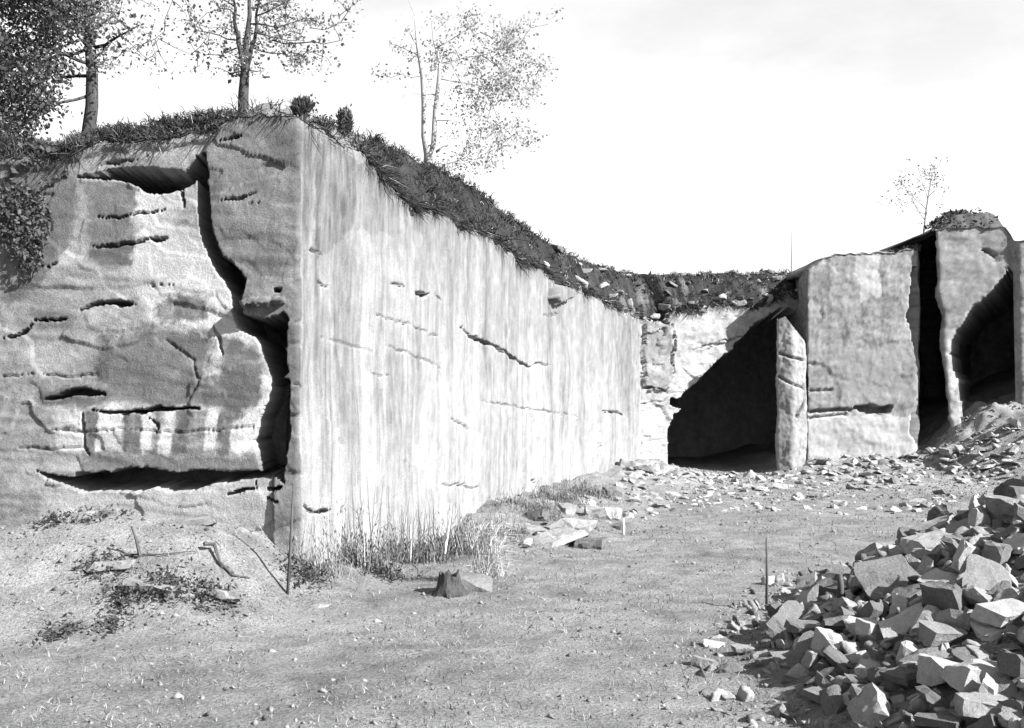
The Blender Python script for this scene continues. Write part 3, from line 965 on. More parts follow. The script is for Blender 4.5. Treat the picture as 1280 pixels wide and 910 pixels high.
# --- faint sapling above the right-hand cleft
def sapling():
    Y = 42.0
    b = xyz(1155, 300, Y); b[2] -= 1.2
    limbs = [([b, xyz(1155, 290, Y), xyz(1158, 262, Y), xyz(1163, 230, Y), xyz(1169, 190, Y)], [0.05, 0.045, 0.035, 0.025, 0.008])]
    for (sx, sy, x, y) in [(1158, 262, 1132, 238), (1156, 275, 1122, 222), (1160, 250, 1148, 210), (1161, 245, 1182, 222), (1157, 268, 1138, 260)]:
        limbs.append(limb(xyz(sx, sy, Y), xyz(x, y, Y), 0.018, 0.005, 5))
    def crown(c):
        pts = [xyz(RNG.normal(1165, 8), RNG.normal(222, 12), Y + RNG.uniform(-.5, .5)) for _ in range(30)]
        pts += [xyz(RNG.normal(1135, 12), RNG.normal(238, 16), Y + RNG.uniform(-.5, .5)) for _ in range(34)]
        twig_leaves(c, pts, 9, 0.15, 0.09, 0.5, 1.2)
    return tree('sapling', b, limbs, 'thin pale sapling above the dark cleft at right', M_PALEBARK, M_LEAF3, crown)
sapling()

# --- bushes
def bush(name, ctr, dims, Y, n, label, leafm, size=0.09, stems=5, spiky=False):
    base = xyz(ctr[0], ctr[1] + dims[1], Y)
    t = empty(name, base)
    s = MB()
    ends = []
    for _ in range(stems):
        e = xyz(ctr[0] + RNG.uniform(-0.8, 0.8) * dims[0], ctr[1] + RNG.uniform(-0.9, 0.3) * dims[1], Y + RNG.uniform(-0.2, 0.2))
        pts, rad = limb(base, e, 0.018, 0.005, 5, 0.15)
        s.tube(pts, rad, n=5)
        ends += pts[1:]
    s.build('stems', M_WOOD, t)
    c = MB()
    for _ in range(n):
        while True:
            r = RNG.uniform(-1, 1, 3)
            if np.dot(r, r) < 1:
                break
        p = xyz(ctr[0] + r[0] * dims[0], ctr[1] + r[1] * dims[1], Y + r[2] * dims[0] / F * Y)
        if perlin(p[0] * 3, p[1] * 3, p[2] * 3) < -0.18:
            continue
        if spiky:
            d = p - base + np.array([0, 0, 0.05])
            c.leaf(p, size * RNG.uniform(0.8, 2.0), RNG.uniform(0.4, 1.2), d=d + RNG.normal(size=3) * 0.25 * np.linalg.norm(d), wid=0.2)
        else:
            c.leaf(p, size * RNG.uniform(0.6, 1.4), RNG.uniform(0.4, 1.4), wid=0.6)
    for p in ends:
        for _ in range(5):
            c.leaf(p + RNG.normal(size=3) * 0.05, size, RNG.uniform(0.4, 1.2), wid=0.4)
    c.build('foliage', leafm, t)
    tag(t, label, 'bush')
    return t

bush('bush', (378, 134), (15, 13), 13.4, 420, 'small dark spiky bush on top of the rock corner, left of its neighbour', M_LEAF, 0.07, 6, True)
bush('bush', (431, 152), (11, 18), 14.6, 380, 'small upright dark bush on the rim, nearest the turf slope', M_LEAF, 0.07, 6, True)
bush('bush', (404, 156), (16, 12), 13.9, 300, 'low straggling weeds on the rim between two dark bushes', M_LEAF, 0.06, 6, True)
bush('bush', (42, 212), (66, 38), 13.3, 4200, 'dark overhanging bush at the left end of the rock face top', M_LEAF, 0.09, 10)
bush('bush', (24, 285), (44, 75), 12.9, 3600, 'thin dark creeper hanging down the left edge of the rock face', M_LEAF2, 0.07, 10)

# ------------------------------------------------------------------ turf foliage (uncountable)
CLP = fbm(HB[..., 0] * 2.1, HB[..., 1] * 2.1, 45.0, 3)
PAL = fbm(HB[..., 0] * 1.2, HB[..., 1] * 1.2, 5.0, 3)
t = MB()
for _ in range(6800):
    j = RNG.integers(0, len(ci))
    c = cols[ci[j]]
    if c < -700 or c > 1050:
        continue
    if 300 < c < 455 and RNG.random() < 0.9:
        continue
    r = RNG.uniform(0, 1) if RNG.random() < 0.75 else RNG.uniform(0, 0.08)
    of = 1.25 * r
    k1 = min(int(np.searchsorted(offs, of)), len(offs) - 1)
    k0 = max(0, k1 - 1)
    w = (of - offs[k0]) / (offs[k1] - offs[k0] + 1e-9)
    p = HB[k0, j] * (1 - w) + HB[k1, j] * w
    cl = CLP[k1, j]
    if cl < -0.3 and RNG.random() < 0.75:
        continue
    s_ = (0.10 if c < 300 else 0.12 if c < 620 else 0.12) * (0.6 + 1.0 * max(0, cl + 0.2)) * RNG.uniform(0.6, 1.4)
    a = RNG.uniform(0.010, 0.045)
    if (c > 700 and PAL[k1, j] > 0.15 and RNG.random() < 0.45) or RNG.random() < 0.05:
        a = RNG.uniform(0.06, 0.2)
    hang = r < 0.10 and RNG.random() < (0.25 if c < 300 else 0.75)
    lean = RNG.normal(size=2) * 0.35
    for _k in range(7):
        if hang:
            d = np.array([NRM[ci[j]][0] * 0.6 + RNG.normal() * 0.35, NRM[ci[j]][1] * 0.6 + RNG.normal() * 0.35, -0.45 + RNG.normal() * 0.35])
        else:
            d = np.array([lean[0] + RNG.normal() * 0.45, lean[1] + RNG.normal() * 0.45, 0.75])
        t.blade(p + RNG.normal(size=3) * 0.035, d, s_ * RNG.uniform(0.6, 1.5) * (1.5 if hang else 1), 0.007 if c < 620 else 0.011, a * RNG.uniform(0.6, 1.5), RNG.uniform(0.2, 0.8))
tag(t.build('turf', M_PLANT), 'dark rough turf and heather along the quarry rim', 'turf', kind='stuff')

t = MB()
for top, _ in caps:
    pxq = 640 + F * top[:, 0] / top[:, 1]
    for _ in range(6000):
        j = RNG.integers(0, len(top))
        if not (1110 < pxq[j] < 1300):
            continue
        m = math.exp(-((pxq[j] - 1216) / 40) ** 4)
        if RNG.random() > 0.12 + m + (0.5 if 1112 < pxq[j] < 1150 else 0):
            continue
        of = RNG.uniform(0, 1.0)
        p = top[j] + np.array([0, of, 0.05 + 0.62 * m * float(sst(0, 0.7, of))]) + RNG.normal(size=3) * 0.05
        t.leaf(p, RNG.uniform(0.08, 0.2), RNG.uniform(0.015, 0.06), wid=0.6)
tag(t.build('turf', M_PLANT), 'dark turf cap on the right-hand rock mound', 'turf', kind='stuff')

# ------------------------------------------------------------------ stones
BANKROWS = HB
def stone_mesh(name, seed, dims=(1, 0.75, 0.5), n=16, sub=1, mat=None, rough=0.06):
    """a quarried block: a box broken off along random planes, then chipped"""
    r = np.random.default_rng(seed)
    bm = bmesh.new()
    bmesh.ops.create_cube(bm, size=1.0)
    sk = r.uniform(-0.22, 0.22, 4)
    for v in bm.verts:
        v.co.x += sk[0] * v.co.z + sk[1] * v.co.y
        v.co.y += sk[2] * v.co.z
        v.co = Vector((v.co.x * dims[0], v.co.y * dims[1], v.co.z * dims[2]))
    for k in range(int(n * 0.6)):
        d = r.normal(size=3)
        d /= np.linalg.norm(d)
        nn = d / np.array(dims)
        nn /= np.linalg.norm(nn)
        sup = max(float(np.dot(np.array(v.co), nn)) for v in bm.verts)
        cut = sup * r.uniform(0.55, 0.92)
        res = bmesh.ops.bisect_plane(bm, geom=bm.verts[:] + bm.edges[:] + bm.faces[:], plane_co=Vector(nn * cut), plane_no=Vector(nn), clear_outer=True)
        ed = [e for e in res['geom_cut'] if isinstance(e, bmesh.types.BMEdge)]
        if ed:
            bmesh.ops.holes_fill(bm, edges=ed)
    bmesh.ops.remove_doubles(bm, verts=bm.verts, dist=0.02)
    bmesh.ops.triangulate(bm, faces=bm.faces)
    for _ in range(2):
        bmesh.ops.subdivide_edges(bm, edges=[e for e in bm.edges if e.calc_length() > 0.2], cuts=1)
        bmesh.ops.triangulate(bm, faces=bm.faces)
    co = np.array([v.co[:] for v in bm.verts])
    nz = rough * fbm(co[:, 0] * 2.7 + seed, co[:, 1] * 2.7, co[:, 2] * 2.7, 3) + 0.5 * rough * fbm(co[:, 0] * 9 + seed, co[:, 1] * 9, co[:, 2] * 9, 2)
    for v, q in zip(bm.verts, nz):
        v.co += v.co.normalized() * float(q)
    bmesh.ops.recalc_face_normals(bm, faces=bm.faces)
    me = bpy.data.meshes.new(name)
    bm.to_mesh(me)
    bm.free()
    me.materials.append(mat or M_STONE)
    return me

STONES = [stone_mesh('stone', 100 + i, dims, 13 + i % 5, 2) for i, dims in enumerate(
    [(1, .8, .38), (1, .7, .24), (1, .85, .18), (1, .6, .42), (1, .75, .3), (1, .5, .28), (1, .9, .36), (1, .65, .16), (1, .8, .46), (1, .6, .32), (1, .75, .2), (1, .45, .3)])]

STONEV = [STONES]
for mm in (M_PALE, M_DARKSTONE):
    lst = []
    for me in STONES:
        c = me.copy()
        c.materials.clear()
        c.materials.append(mm)
        lst.append(c)
    STONEV.append(lst)

def put(me, p, size, rot, label, group=None, cat='stone', name='stone'):
    o = bpy.data.objects.new(name, me)
    COL.objects.link(o)
    o.location = p
    o.rotation_euler = rot
    o.scale = (size, size, size) if np.isscalar(size) else tuple(size)
    tag(o, label, cat, group)
    return o

def on_ground(px, py):
    """point of the ground seen at a place in the picture"""
    Ys = np.linspace(5, 36, 1200)
    X = (px - 640) / F * Ys
    Zr = EYE - (py - HZ) / F * Ys
    g = GZ[np.clip(np.searchsorted(gy, Ys), 0, len(gy) - 1), np.clip(np.searchsorted(gx, X), 0, len(gx) - 1)]
    k = np.argmax(Zr <= g)
    return np.array([X[k], Ys[k], g[k]])

taken = []
# the stones that stand out in the heap: base px, width px, dims, rotation, label, material
big = [
    ((1116, 738), 104, (1, .7, .30), (0.30, -0.16, 0.1), 'large grey slab jutting out over a black hollow, mid heap', M_STONE, 0.30),
    ((1046, 822), 66, (.9, .8, .85), (0.1, 0.25, 0.7), 'pale pyramid-shaped stone near the left toe of the heap', M_PALE, 0.2),
    ((1226, 668), 44, (.6, .5, 1.5), (0.15, 0.12, 0.4), 'tall white upright stone on the crest of the heap', M_PALE, 0.5),
    ((1262, 652), 62, (1, .9, .8), (0.0, 0.1, -0.5), 'blocky dark stone with pale top at the right end of the crest', M_STONE, 0.35),
    ((1176, 668), 78, (1, .7, .22), (0.1, -0.35, 0.2), 'thin tilted slab leaning on the crest, left of the tall white stone', M_STONE, 0.2),
    ((1168, 690), 84, (1, .8, .3), (0.1, -0.22, 0.1), 'broad grey slab lying under the thin tilted crest slab', M_STONE, 0.2),
    ((1212, 718), 54, (.7, .5, 1.2), (0.1, 0.5, 0.3), 'pale wedge-shaped stone pointing up below the tall white stone', M_PALE, 0.35),
    ((1250, 712), 60, (.9, .6, .9), (0.2, 0.3, 0.8), 'grey triangular stone below the blocky crest stone', M_STONE, 0.3),
    ((1113, 756), 24, (.8, .8, 1.0), (0, 0, 0), 'small rounded white stone in the black hollow under the slab', M_PALE, 0.3),
    ((1136, 792), 86, (1, .5, .22), (0.25, -0.42, 0.15), 'long narrow white slab tilted up to the right, mid heap', M_PALE, 0.3),
    ((1092, 800), 50, (.8, .7, .8), (0.1, 0.1, 0.5), 'pale block left of the long white slab', M_PALE, 0.2),
    ((1178, 812), 76, (1, .8, .6), (0.2, 0.1, 0.3), 'big grey boulder right of the long white slab', M_STONE, 0.25),
    ((1176, 862), 80, (1, .85, .75), (0.1, 0.2, 1.0), 'large rounded pale boulder in the lower heap', M_PALE, 0.2),
    ((1230, 866), 86, (1, .9, .6), (0.15, 0.1, 0.2), 'large flat-topped pale boulder above the black hollow at lower right', M_PALE, 0.3),
    ((1248, 898), 120, (1, .8, .3), (0.1, 0.15, 0.1), 'low broad slab at the lower right corner', M_STONE, 0.05),
    ((1276, 852), 50, (.8, .8, .9), (0, 0.2, 0.4), 'dark boulder at the right edge of the lower heap', M_DARKSTONE, 0.2),
    ((1134, 858), 58, (1, .8, .6), (0.1, 0, 0.6), 'dull mottled stone left of the large rounded boulder', M_DARKSTONE, 0.15),
    ((1106, 712), 50, (1, .7, .25), (0, -0.18, 0.1), 'flat pale slab on the top edge of the jutting slab', M_PALE, 0.35),
    ((1062, 772), 40, (.7, .5, .9), (0.1, 0.5, 0.4), 'small upright grey stone at the left end of the hollow', M_STONE, 0.3),
    ((1010, 796), 62, (1, .8, .45), (0.05, 0.1, 0.2), 'low flat grey stone at the left toe of the heap', M_STONE, 0.1),
    ((1228, 760), 66, (1, .8, .6), (0.2, 0.2, 0.9), 'grey angular stone right of the black hollow, upper heap', M_STONE, 0.3),
    ((1262, 790), 76, (1, .8, .5), (0.2, -0.1, 0.3), 'broad light stone at the right edge, halfway up the heap', M_PALE, 0.25),
    ((1030, 878), 54, (1, .8, .5), (0.1, 0, 0.5), 'dull half-buried stone below the pyramid-shaped stone', M_STONE, 0.05),
    ((1090, 884), 60, (1, .8, .5), (0.1, 0.1, 0.2), 'half-buried flat stone near the bottom of the heap', M_STONE, 0.08),
    ((884, 838), 42, (1, .6, .45), (0, 0.2, -0.5), 'lone flat stone on the ground left of the heap', M_STONE, 0.08),
    ((930, 816), 36, (1, .7, .4), (0, 0.1, 0.3), 'small low stone between the lone stone and the heap', M_STONE, 0.05),
]
for i, ((px, py), wpx, dims, rot, label, mat, lift) in enumerate(big):
    p = on_ground(px, py)
    dims = (dims[0], dims[1], dims[2] * 0.8)
    w = 0.74 * wpx / F * p[1]
    me = stone_mesh('stone', 400 + i * 3, dims, 15, 2, mat)
    p2 = p.copy()
    p2[2] += w * dims[2] * 0.28 + lift * w * 0.35
    p2[1] += 0.25 * w
    put(me, p2, w, rot, label, 'stones that stand out in the right-hand heap' if px > 940 else None)
    taken.append((p2[0], p2[1], 0.40 * w))

# smaller stones of the heap
def toe_x(y):
    return np.interp(y, [0, 5, 6, 7.5, 9.5, 11, 13, 15, 17, 20], [2.8, 2.1, 2.0, 2.05, 2.0, 2.55, 3.3, 5.4, 9.0, 16])
SHORT = ['jutting slab', 'pyramid-shaped stone', 'tall white stone', 'blocky dark crest stone', 'thin tilted crest slab', 'broad crest slab', 'pale wedge-shaped stone',
         'triangular stone', 'small rounded white stone', 'long narrow white slab', 'pale block beside the long slab', 'big grey boulder', 'large rounded boulder',
         'flat-topped pale boulder', 'corner slab', 'dark boulder at the edge', 'dull mottled stone', 'flat pale top slab', 'small upright stone', 'flat toe stone',
         'angular upper stone', 'broad light edge stone', 'half-buried dull stone', 'half-buried flat stone', 'lone stone', 'small low stone']
ORD = ['', 'second ', 'third ', 'fourth ', 'fifth ', 'sixth ', 'seventh ', 'eighth ', 'ninth ', 'tenth ', 'eleventh ', 'twelfth ', 'thirteenth ', 'fourteenth ']
BIGPX = np.array([b[0] for b in big], float)
used_labels = {}

def by_neighbour(px, py, what, tail=' in the heap'):
    k = int(np.argmin(np.hypot(BIGPX[:, 0] - px, BIGPX[:, 1] - 18 - py)))
    dx, dy = px - BIGPX[k, 0], py - BIGPX[k, 1] + 18
    side = ('right of' if dx > 0 else 'left of') if abs(dx) > abs(dy) else ('below' if dy > 0 else 'above')
    base = f'{what} {side} the {SHORT[k]}{tail}'
    if len(base.split()) > 14:
        base = base[:-len(tail)]
    n = used_labels.get(base, 0)
    used_labels[base] = n + 1
    return ORD[min(n, 13)] + base

def joined(name, items, label, cat):
    """small stones past the countable ones: real shapes in one mesh"""
    vs_, fs_, al_, off = [], [], [], 0
    for me, p, w, rot, a in items:
        co = np.empty(len(me.vertices) * 3, np.float32)
        me.vertices.foreach_get('co', co)
        Mx = np.array((Matrix.Translation(Vector(p)) @ __import__('mathutils').Euler(rot).to_matrix().to_4x4() @ Matrix.Scale(w, 4)))
        c = co.reshape(-1, 3) @ Mx[:3, :3].T + Mx[:3, 3]
        ix = np.empty(len(me.polygons) * 3, np.int32)
        me.polygons.foreach_get('vertices', ix)
        vs_.append(c); fs_.append(ix.reshape(-1, 3) + off); al_.append(np.full(len(c), a)); off += len(c)
    return tag(make(name, np.concatenate(vs_), np.concatenate(fs_), M_CHIP, alb=np.concatenate(al_)), label, cat, kind='stuff')

cand, tries = [], 0
while len(cand) < 1250 and tries < 120000:
    tries += 1
    y = RNG.uniform(5.6, 16.0)
    x = RNG.uniform(1.6, 9.0)
    px = 640 + F * x / y
    if px > 1315:
        continue
    d = x - toe_x(y)
    if d < -0.5 and not (d > -1.5 and 8.2 < y < 10.8 and RNG.random() < 0.12):
        continue
    w = float(np.clip(RNG.lognormal(-1.72, 0.5), 0.07, 0.46))
    if d < 0.35:
        if RNG.random() > 0.3:
            continue
        w *= 0.5
    if tries > 20000:
        w = min(w, 0.2)
    if any((x - a) ** 2 + (y - b) ** 2 < (0.50 * (0.36 * w + r)) ** 2 for a, b, r in taken):
        continue
    z = gz(x, y) + w * RNG.uniform(-0.04, 0.24) * (1 if d > 0.35 else 0.2)
    cand.append((w / y, x, y, z, w, d))
    taken.append((x, y, 0.40 * w))
cand.sort(reverse=True)
rest = []
for k, (_, x, y, z, w, d) in enumerate(cand):
    rot = (RNG.normal() * 0.6, -0.25 + RNG.normal() * 0.55, RNG.uniform(0, 6.28))
    vi = int(RNG.integers(0, len(STONES)))
    ti = int(RNG.choice([0, 0, 0, 1, 2, 2]))
    if k < 150:
        py = HZ + (EYE - z) * F / y
        px = 640 + F * x / y
        tone = ('grey', 'pale', 'dark')[ti]
        shape = 'slab' if vi in (1, 2, 7, 10) else 'block'
        size = 'larger' if w / y > 0.03 else 'smaller'
        put(STONEV[ti][vi], (x, y, z), w, rot, by_neighbour(px, py, f'{size} {tone} broken {shape}'), 'broken stones of the right-hand heap')
    else:
        rest.append((STONES[vi], (x, y, z), w, rot, (0.17, 0.22, 0.08)[ti] * RNG.uniform(0.8, 1.15)))
for _ in range(1500):                    # the heap goes on beyond the frame
    y = RNG.uniform(3.0, 19.0)
    x = toe_x(y) + 9.0 * RNG.random()
    if 640 + F * x / y < 1312 and y > 5.6:
        continue
    w = float(np.clip(RNG.lognormal(-1.25, 0.45), 0.12, 0.6))
    rest.append((STONES[int(RNG.integers(0, len(STONES)))], (x, y, gz(x, y) + 0.05 * w), w, (RNG.normal() * 0.5, RNG.normal() * 0.5, RNG.uniform(0, 6.28)), RNG.uniform(0.09, 0.24)))
joined('rubble', rest, 'small stone chips filling the gaps of the right-hand heap', 'rubble')

# rubble at the foot of the far walls
n, tries = 0, 0
rub = []
far = []
while n < 460 and tries < 20000:
    tries += 1
    px = RNG.uniform(770, 1275)
    lo = interp(px, [(770, 575), (840, 592), (975, 592), (1010, 566), (1140, 566), (1200, 560), (1280, 525)])
    hi = interp(px, [(770, 660), (840, 640), (975, 640), (1050, 650), (1150, 640), (1280, 608)])
    py = lo + (hi - lo) * RNG.random() ** 1.6
    p = on_ground(px, py)
    if p[1] < 14:
        continue
    w = (6 + 16 * RNG.random() ** 2.2) / F * p[1]
    if any((p[0] - a) ** 2 + (p[1] - b) ** 2 < (0.5 * (w / 2 + r)) ** 2 for a, b, r in rub):
        continue
    far.append((w / p[1], p + [0, 0, -0.02 * w], w, px))
    rub.append((p[0], p[1], w / 2))
    n += 1

far.sort(key=lambda q: -q[0])
rest = []
far = sorted(far[:70], key=lambda q: q[3]) + far[70:]
for k, (_, p, w, px) in enumerate(far):
    rot = (RNG.normal() * 0.3, RNG.normal() * 0.3, RNG.uniform(0, 6.28))
    vi = int(RNG.integers(0, len(STONES)))
    ti = int(RNG.choice([0, 0, 1]))
    if k < 70:
        place = ('left of the black shadow' if px < 836 else 'in front of the black shadow' if px < 975 else 'below the rock pillar' if px < 1012 else
                 'below the broad grey face' if px < 1140 else 'below the dark cleft' if px < 1195 else 'on the slope below the second shadow')
        base = f"{('grey', 'pale')[ti]} rubble {'slab' if vi in (1, 2, 7, 10) else 'block'} from the left {place}"
        nth = used_labels.get(base, 0)
        used_labels[base] = nth + 1
        put(STONEV[ti][vi], p, w, rot, (['first '] + ORD[1:])[min(nth, 13)] + base, 'rubble along the foot of the far walls')
    else:
        rest.append((STONES[vi], p, w, rot, (0.20, 0.28)[ti] * RNG.uniform(0.8, 1.15)))
joined('rubble', rest, 'small rubble strewn along the foot of the far walls', 'rubble')

rest = []
for _ in range(260):
    j = int(RNG.integers(0, len(ci)))
    c = cols[ci[j]]
    if not 690 < c < 1000 or RNG.random() > (0.35 if c < 760 else 1):
        continue
    k = int(RNG.integers(1, 7))
    rest.append((STONES[int(RNG.integers(0, len(STONES)))], HB[k, j] + [0, -0.03, 0.03], RNG.uniform(0.12, 0.45), tuple(RNG.normal(size=3) * 0.6), RNG.uniform(0.06, 0.22)))
joined('rubble', rest, 'loose stones scattered in the turf along the back rim', 'rubble')

# slabs and broken ledges at the foot of the long face
ledge = [((690, 684), 96, (1, .7, .22), 'long flat ledge slab lowest at the foot of the streaked face', M_STONE),
         ((740, 686), 44, (1, .7, .5), 'dark broken block at the right end of the lowest ledge slab', M_DARKSTONE),
         ((660, 668), 60, (1, .8, .25), 'thin slab above the left end of the lowest ledge', M_STONE),
         ((715, 662), 70, (1, .8, .28), 'thin slab stacked in the middle of the ledges', M_STONE),
         ((748, 648), 40, (1, .9, .7), 'bright white block on the ledges at the wall foot', M_PALE),
         ((765, 650), 34, (1, .8, .8), 'white block with dark notch at the right end of the ledges', M_PALE),
         ((776, 664), 36, (1, .8, .5), 'dark block low at the right end of the ledges', M_DARKSTONE),
         ((700, 640), 44, (1, .8, .4), 'grey block in the scrub at the wall foot', M_STONE),
         ((730, 634), 40, (1, .8, .35), 'pale flat block near the white block at the wall foot', M_PALE),
         ((788, 586), 34, (1, .8, .5), 'pale boulder against the far end of the streaked face', M_PALE),
         ((806, 592), 30, (1, .7, .5), 'grey boulder left of the black shadow', M_STONE),
         ((800, 622), 40, (1, .7, .3), 'flat stone below the boulders left of the black shadow', M_STONE)]
for i, ((px, py), wpx, dims, label, mat) in enumerate(ledge):
    p = on_ground(px, py)
    w = wpx / F * p[1]
    me = stone_mesh('stone', 700 + i * 3, dims, 15, 2, mat)
    put(me, p + [0, 0.3 * w, w * dims[2] * 0.08], w * 0.8, (RNG.normal() * 0.08, RNG.normal() * 0.1, RNG.normal() * 0.4), label)

foot = []
for _ in range(28):
    px = RNG.uniform(640, 800)
    py = interp(px, [(640, 655), (800, 596)]) + RNG.uniform(2, 44)
    foot.append((px, py))
for k, (px, py) in enumerate(sorted(foot)):
    p = on_ground(px, py)
    w = RNG.uniform(10, 30) / F * p[1]
    vi, ti = int(RNG.integers(0, len(STONES))), int(RNG.choice([0, 0, 1, 2]))
    base = f"{('grey', 'pale', 'dark')[ti]} half-buried {'slab' if vi in (1, 2, 7, 10) else 'block'} from the left along the streaked face foot"
    nth = used_labels.get(base, 0)
    used_labels[base] = nth + 1
    put(STONEV[ti][vi], p + [0, 0, -0.04 * w], w, (RNG.normal() * 0.25, RNG.normal() * 0.25, RNG.uniform(0, 6.28)),
        (['first '] + ORD[1:])[min(nth, 13)] + base, 'half-buried stones along the streaked face')

# loose stones and low ledges on the left bank
lb = [((285, 632), 50, (1, .7, .25), 'thin slab at the foot of the dark joint', M_STONE),
      ((345, 655), 40, (1, .7, .4), 'pale block under the rock corner', M_PALE),
      ((265, 748), 70, (1, .6, .22), 'flat low slab with dark edge on the left bank', M_DULL),
      ((190, 738), 84, (1, .7, .25), 'broad low slab among dark scrub on the left bank', M_DULL),
      ((135, 712), 66, (1, .7, .2), 'thin flat slab left of the leaning branch', M_DULL),
      ((110, 648), 90, (1, .6, .2), 'long low ledge below the undercut', M_DULL),
      ((240, 655), 56, (1, .6, .25), 'small ledge slab below the right end of the undercut', M_STONE),
      ((398, 760), 26, (1, .7, .3), 'small dark-edged flat stone in front of the thin pole', M_STONE),
      ((590, 738), 52, (1, .8, .8), 'pale block beside the dark stump in front of the reeds', M_STONE)]
for i, ((px, py), wpx, dims, label, mat) in enumerate(lb):
    p = on_ground(px, py)
    w = wpx / F * p[1]
    me = stone_mesh('stone', 800 + i * 3, dims, 15, 2, mat)
    put(me, p + [0, 0.2 * w, w * dims[2] * -0.05], w * 0.85, (RNG.normal() * 0.08, RNG.normal() * 0.1, RNG.normal() * 0.3), label)

# ------------------------------------------------------------------ gravel and short grass on the floor
tet = np.array([[1, 0, -.4], [-.5, .8, -.4], [-.5, -.8, -.4], [0.2, .1, .28]])
tf = [(0, 1, 3), (1, 2, 3), (2, 0, 3), (0, 2, 1)]
N = 26000
yy = 5.2 + 30 * RNG.random(N) ** 1.7
xx = RNG.uniform(-0.56, 0.56, N) * yy
kp = fbm(xx * 0.6, yy * 0.6, 21.0, 4, 0.7) > RNG.uniform(-0.7, 0.8, N)
xx, yy = xx[kp], yy[kp]
# denser scree under the far walls, on the slope at right and round the heap
y2 = np.concatenate([RNG.uniform(25, 34.5, 9000), RNG.uniform(5.5, 15, 5000), RNG.uniform(10.5, 13, 1000)])
x2 = np.concatenate([RNG.uniform(3.0, 19, 9000), RNG.uniform(1.5, 8, 5000), RNG.uniform(-6.5, -2.6, 1000)])
kp = np.concatenate([x2[:9000] > -5.9 + 0.319 * y2[:9000], x2[9000:14000] > toe_x(y2[9000:14000]) - 0.5, np.ones(1000, bool)])
kp &= (np.abs(x2) < 0.56 * y2)
xx, yy = np.concatenate([xx, x2[kp]]), np.concatenate([yy, y2[kp]])
N = len(xx)
zz = ground_z(xx, yy)
sz = np.clip(RNG.lognormal(-4.3, 0.6, N), 0.005, 0.07) * (0.6 + yy * 0.05)
V = []; A = []
ang = RNG.uniform(0, 6.28, N)
ca, sa = np.cos(ang), np.sin(ang)
tv = tet[None] * sz[:, None, None] * RNG.uniform(0.6, 1.3, (N, 4, 1))
V = np.stack([tv[..., 0] * ca[:, None] - tv[..., 1] * sa[:, None] + xx[:, None],
              tv[..., 0] * sa[:, None] + tv[..., 1] * ca[:, None] + yy[:, None], tv[..., 2] + zz[:, None] + 0.25 * sz[:, None]], -1).reshape(-1, 3)
Fg = (np.arange(N)[:, None, None] * 4 + np.array(tf)[None]).reshape(-1, 3)
tag(make('gravel', V, Fg, M_PLANT, alb=np.repeat(RNG.uniform(0.05, 0.19, N), 4)), 'loose stone chips scattered over the quarry floor', 'gravel', kind='stuff')

t = MB()
gyy = 5.2 + 26 * RNG.random(36000) ** 1.6
gxx = RNG.uniform(-0.56, 0.5, 36000) * gyy
keep = (fbm(gxx * 0.7, gyy * 0.7, 6.0, 3) > RNG.uniform(-0.5, 0.7, 36000)) & (gxx < toe_x(gyy) + 0.2)
for x, y in list(zip(gxx[keep], gyy[keep]))[:15000]:
    z = (gz(x, y))
    t.blade((x, y, z - 0.005), (RNG.normal() * 0.5, RNG.normal() * 0.5, 1), RNG.uniform(0.03, 0.09), 0.0025 + 0.0002 * y, RNG.uniform(0.04, 0.22))
tag(t.build('short_grass', M_PLANT), 'sparse short dry grass on the quarry floor', 'grass', kind='stuff')

# ------------------------------------------------------------------ reeds and weeds at the corner foot
def reeds(px, py, wpx, hpx, n, label, amin, amax, droop=0.25):
    p = on_ground(px, py)
    t = empty('reed_clump', p)
    m = MB()
    H = hpx / F * p[1]
    W = wpx / F * p[1]
    for _ in range(max(8, int(n * 0.22))):
        x = p[0] + RNG.normal() * W * 0.38
        y = p[1] + RNG.normal() * 0.16
        L = H * RNG.uniform(0.3, 1.0) ** 1.3
        d = np.array([RNG.normal() * 0.10, RNG.normal() * 0.10, 1])
        b = np.array([x, y, gz(x, y) - 0.02])
        a = RNG.uniform(amin, amax) if RNG.random() < 0.85 else RNG.uniform(0.25, 0.4)
        e = b + d * L + np.array([RNG.normal() * 0.10 * L, RNG.normal() * 0.05, 0])
        m.tube([b, (b + e) / 2 + RNG.normal(size=3) * 0.015, e], [0.005, 0.004, 0.002], n=4, a=a)
        if RNG.random() < 0.5:
            q = b + (e - b) * RNG.uniform(0.4, 0.8)
            m.tube([q, q + np.array([RNG.normal() * 0.08, RNG.normal() * 0.08, 0.06 + 0.1 * RNG.random()])], [0.003, 0.0015], n=4, a=a)
    m.build('stalks', M_PLANT, t)['kind'] = 'stuff'
    l = MB()
    for _ in range(n * 4):
        x = p[0] + RNG.normal() * W * 0.36
        y = p[1] + RNG.normal() * 0.16
        z = gz(x, y) + abs(RNG.normal()) * H * 0.30 * (0.6 + 0.8 * float(perlin(x * 5, 1.3)))
        l.leaf((x, y, z), RNG.uniform(0.03, 0.10), RNG.uniform(amin, amax) * 0.8, d=(RNG.normal() * .45, RNG.normal() * .45, 1), wid=0.22)
    for _ in range(n // 3):
        x = p[0] + RNG.normal() * W * 0.38
        y = p[1] + RNG.normal() * 0.16
        l.blade((x, y, gz(x, y) - 0.02), (RNG.normal() * 0.3, RNG.normal() * 0.3, 1), H * RNG.uniform(0.2, 0.6), 0.004, RNG.uniform(amin, amax * 1.3), 0.6)
    l.build('leaves', M_PLANT, t)['kind'] = 'stuff'
    tag(t, label, 'reeds', 'dry reeds along the foot of the streaked face')
reeds(402, 716, 60, 95, 90, 'sparse dry reeds right of the thin pole', 0.06, 0.25)
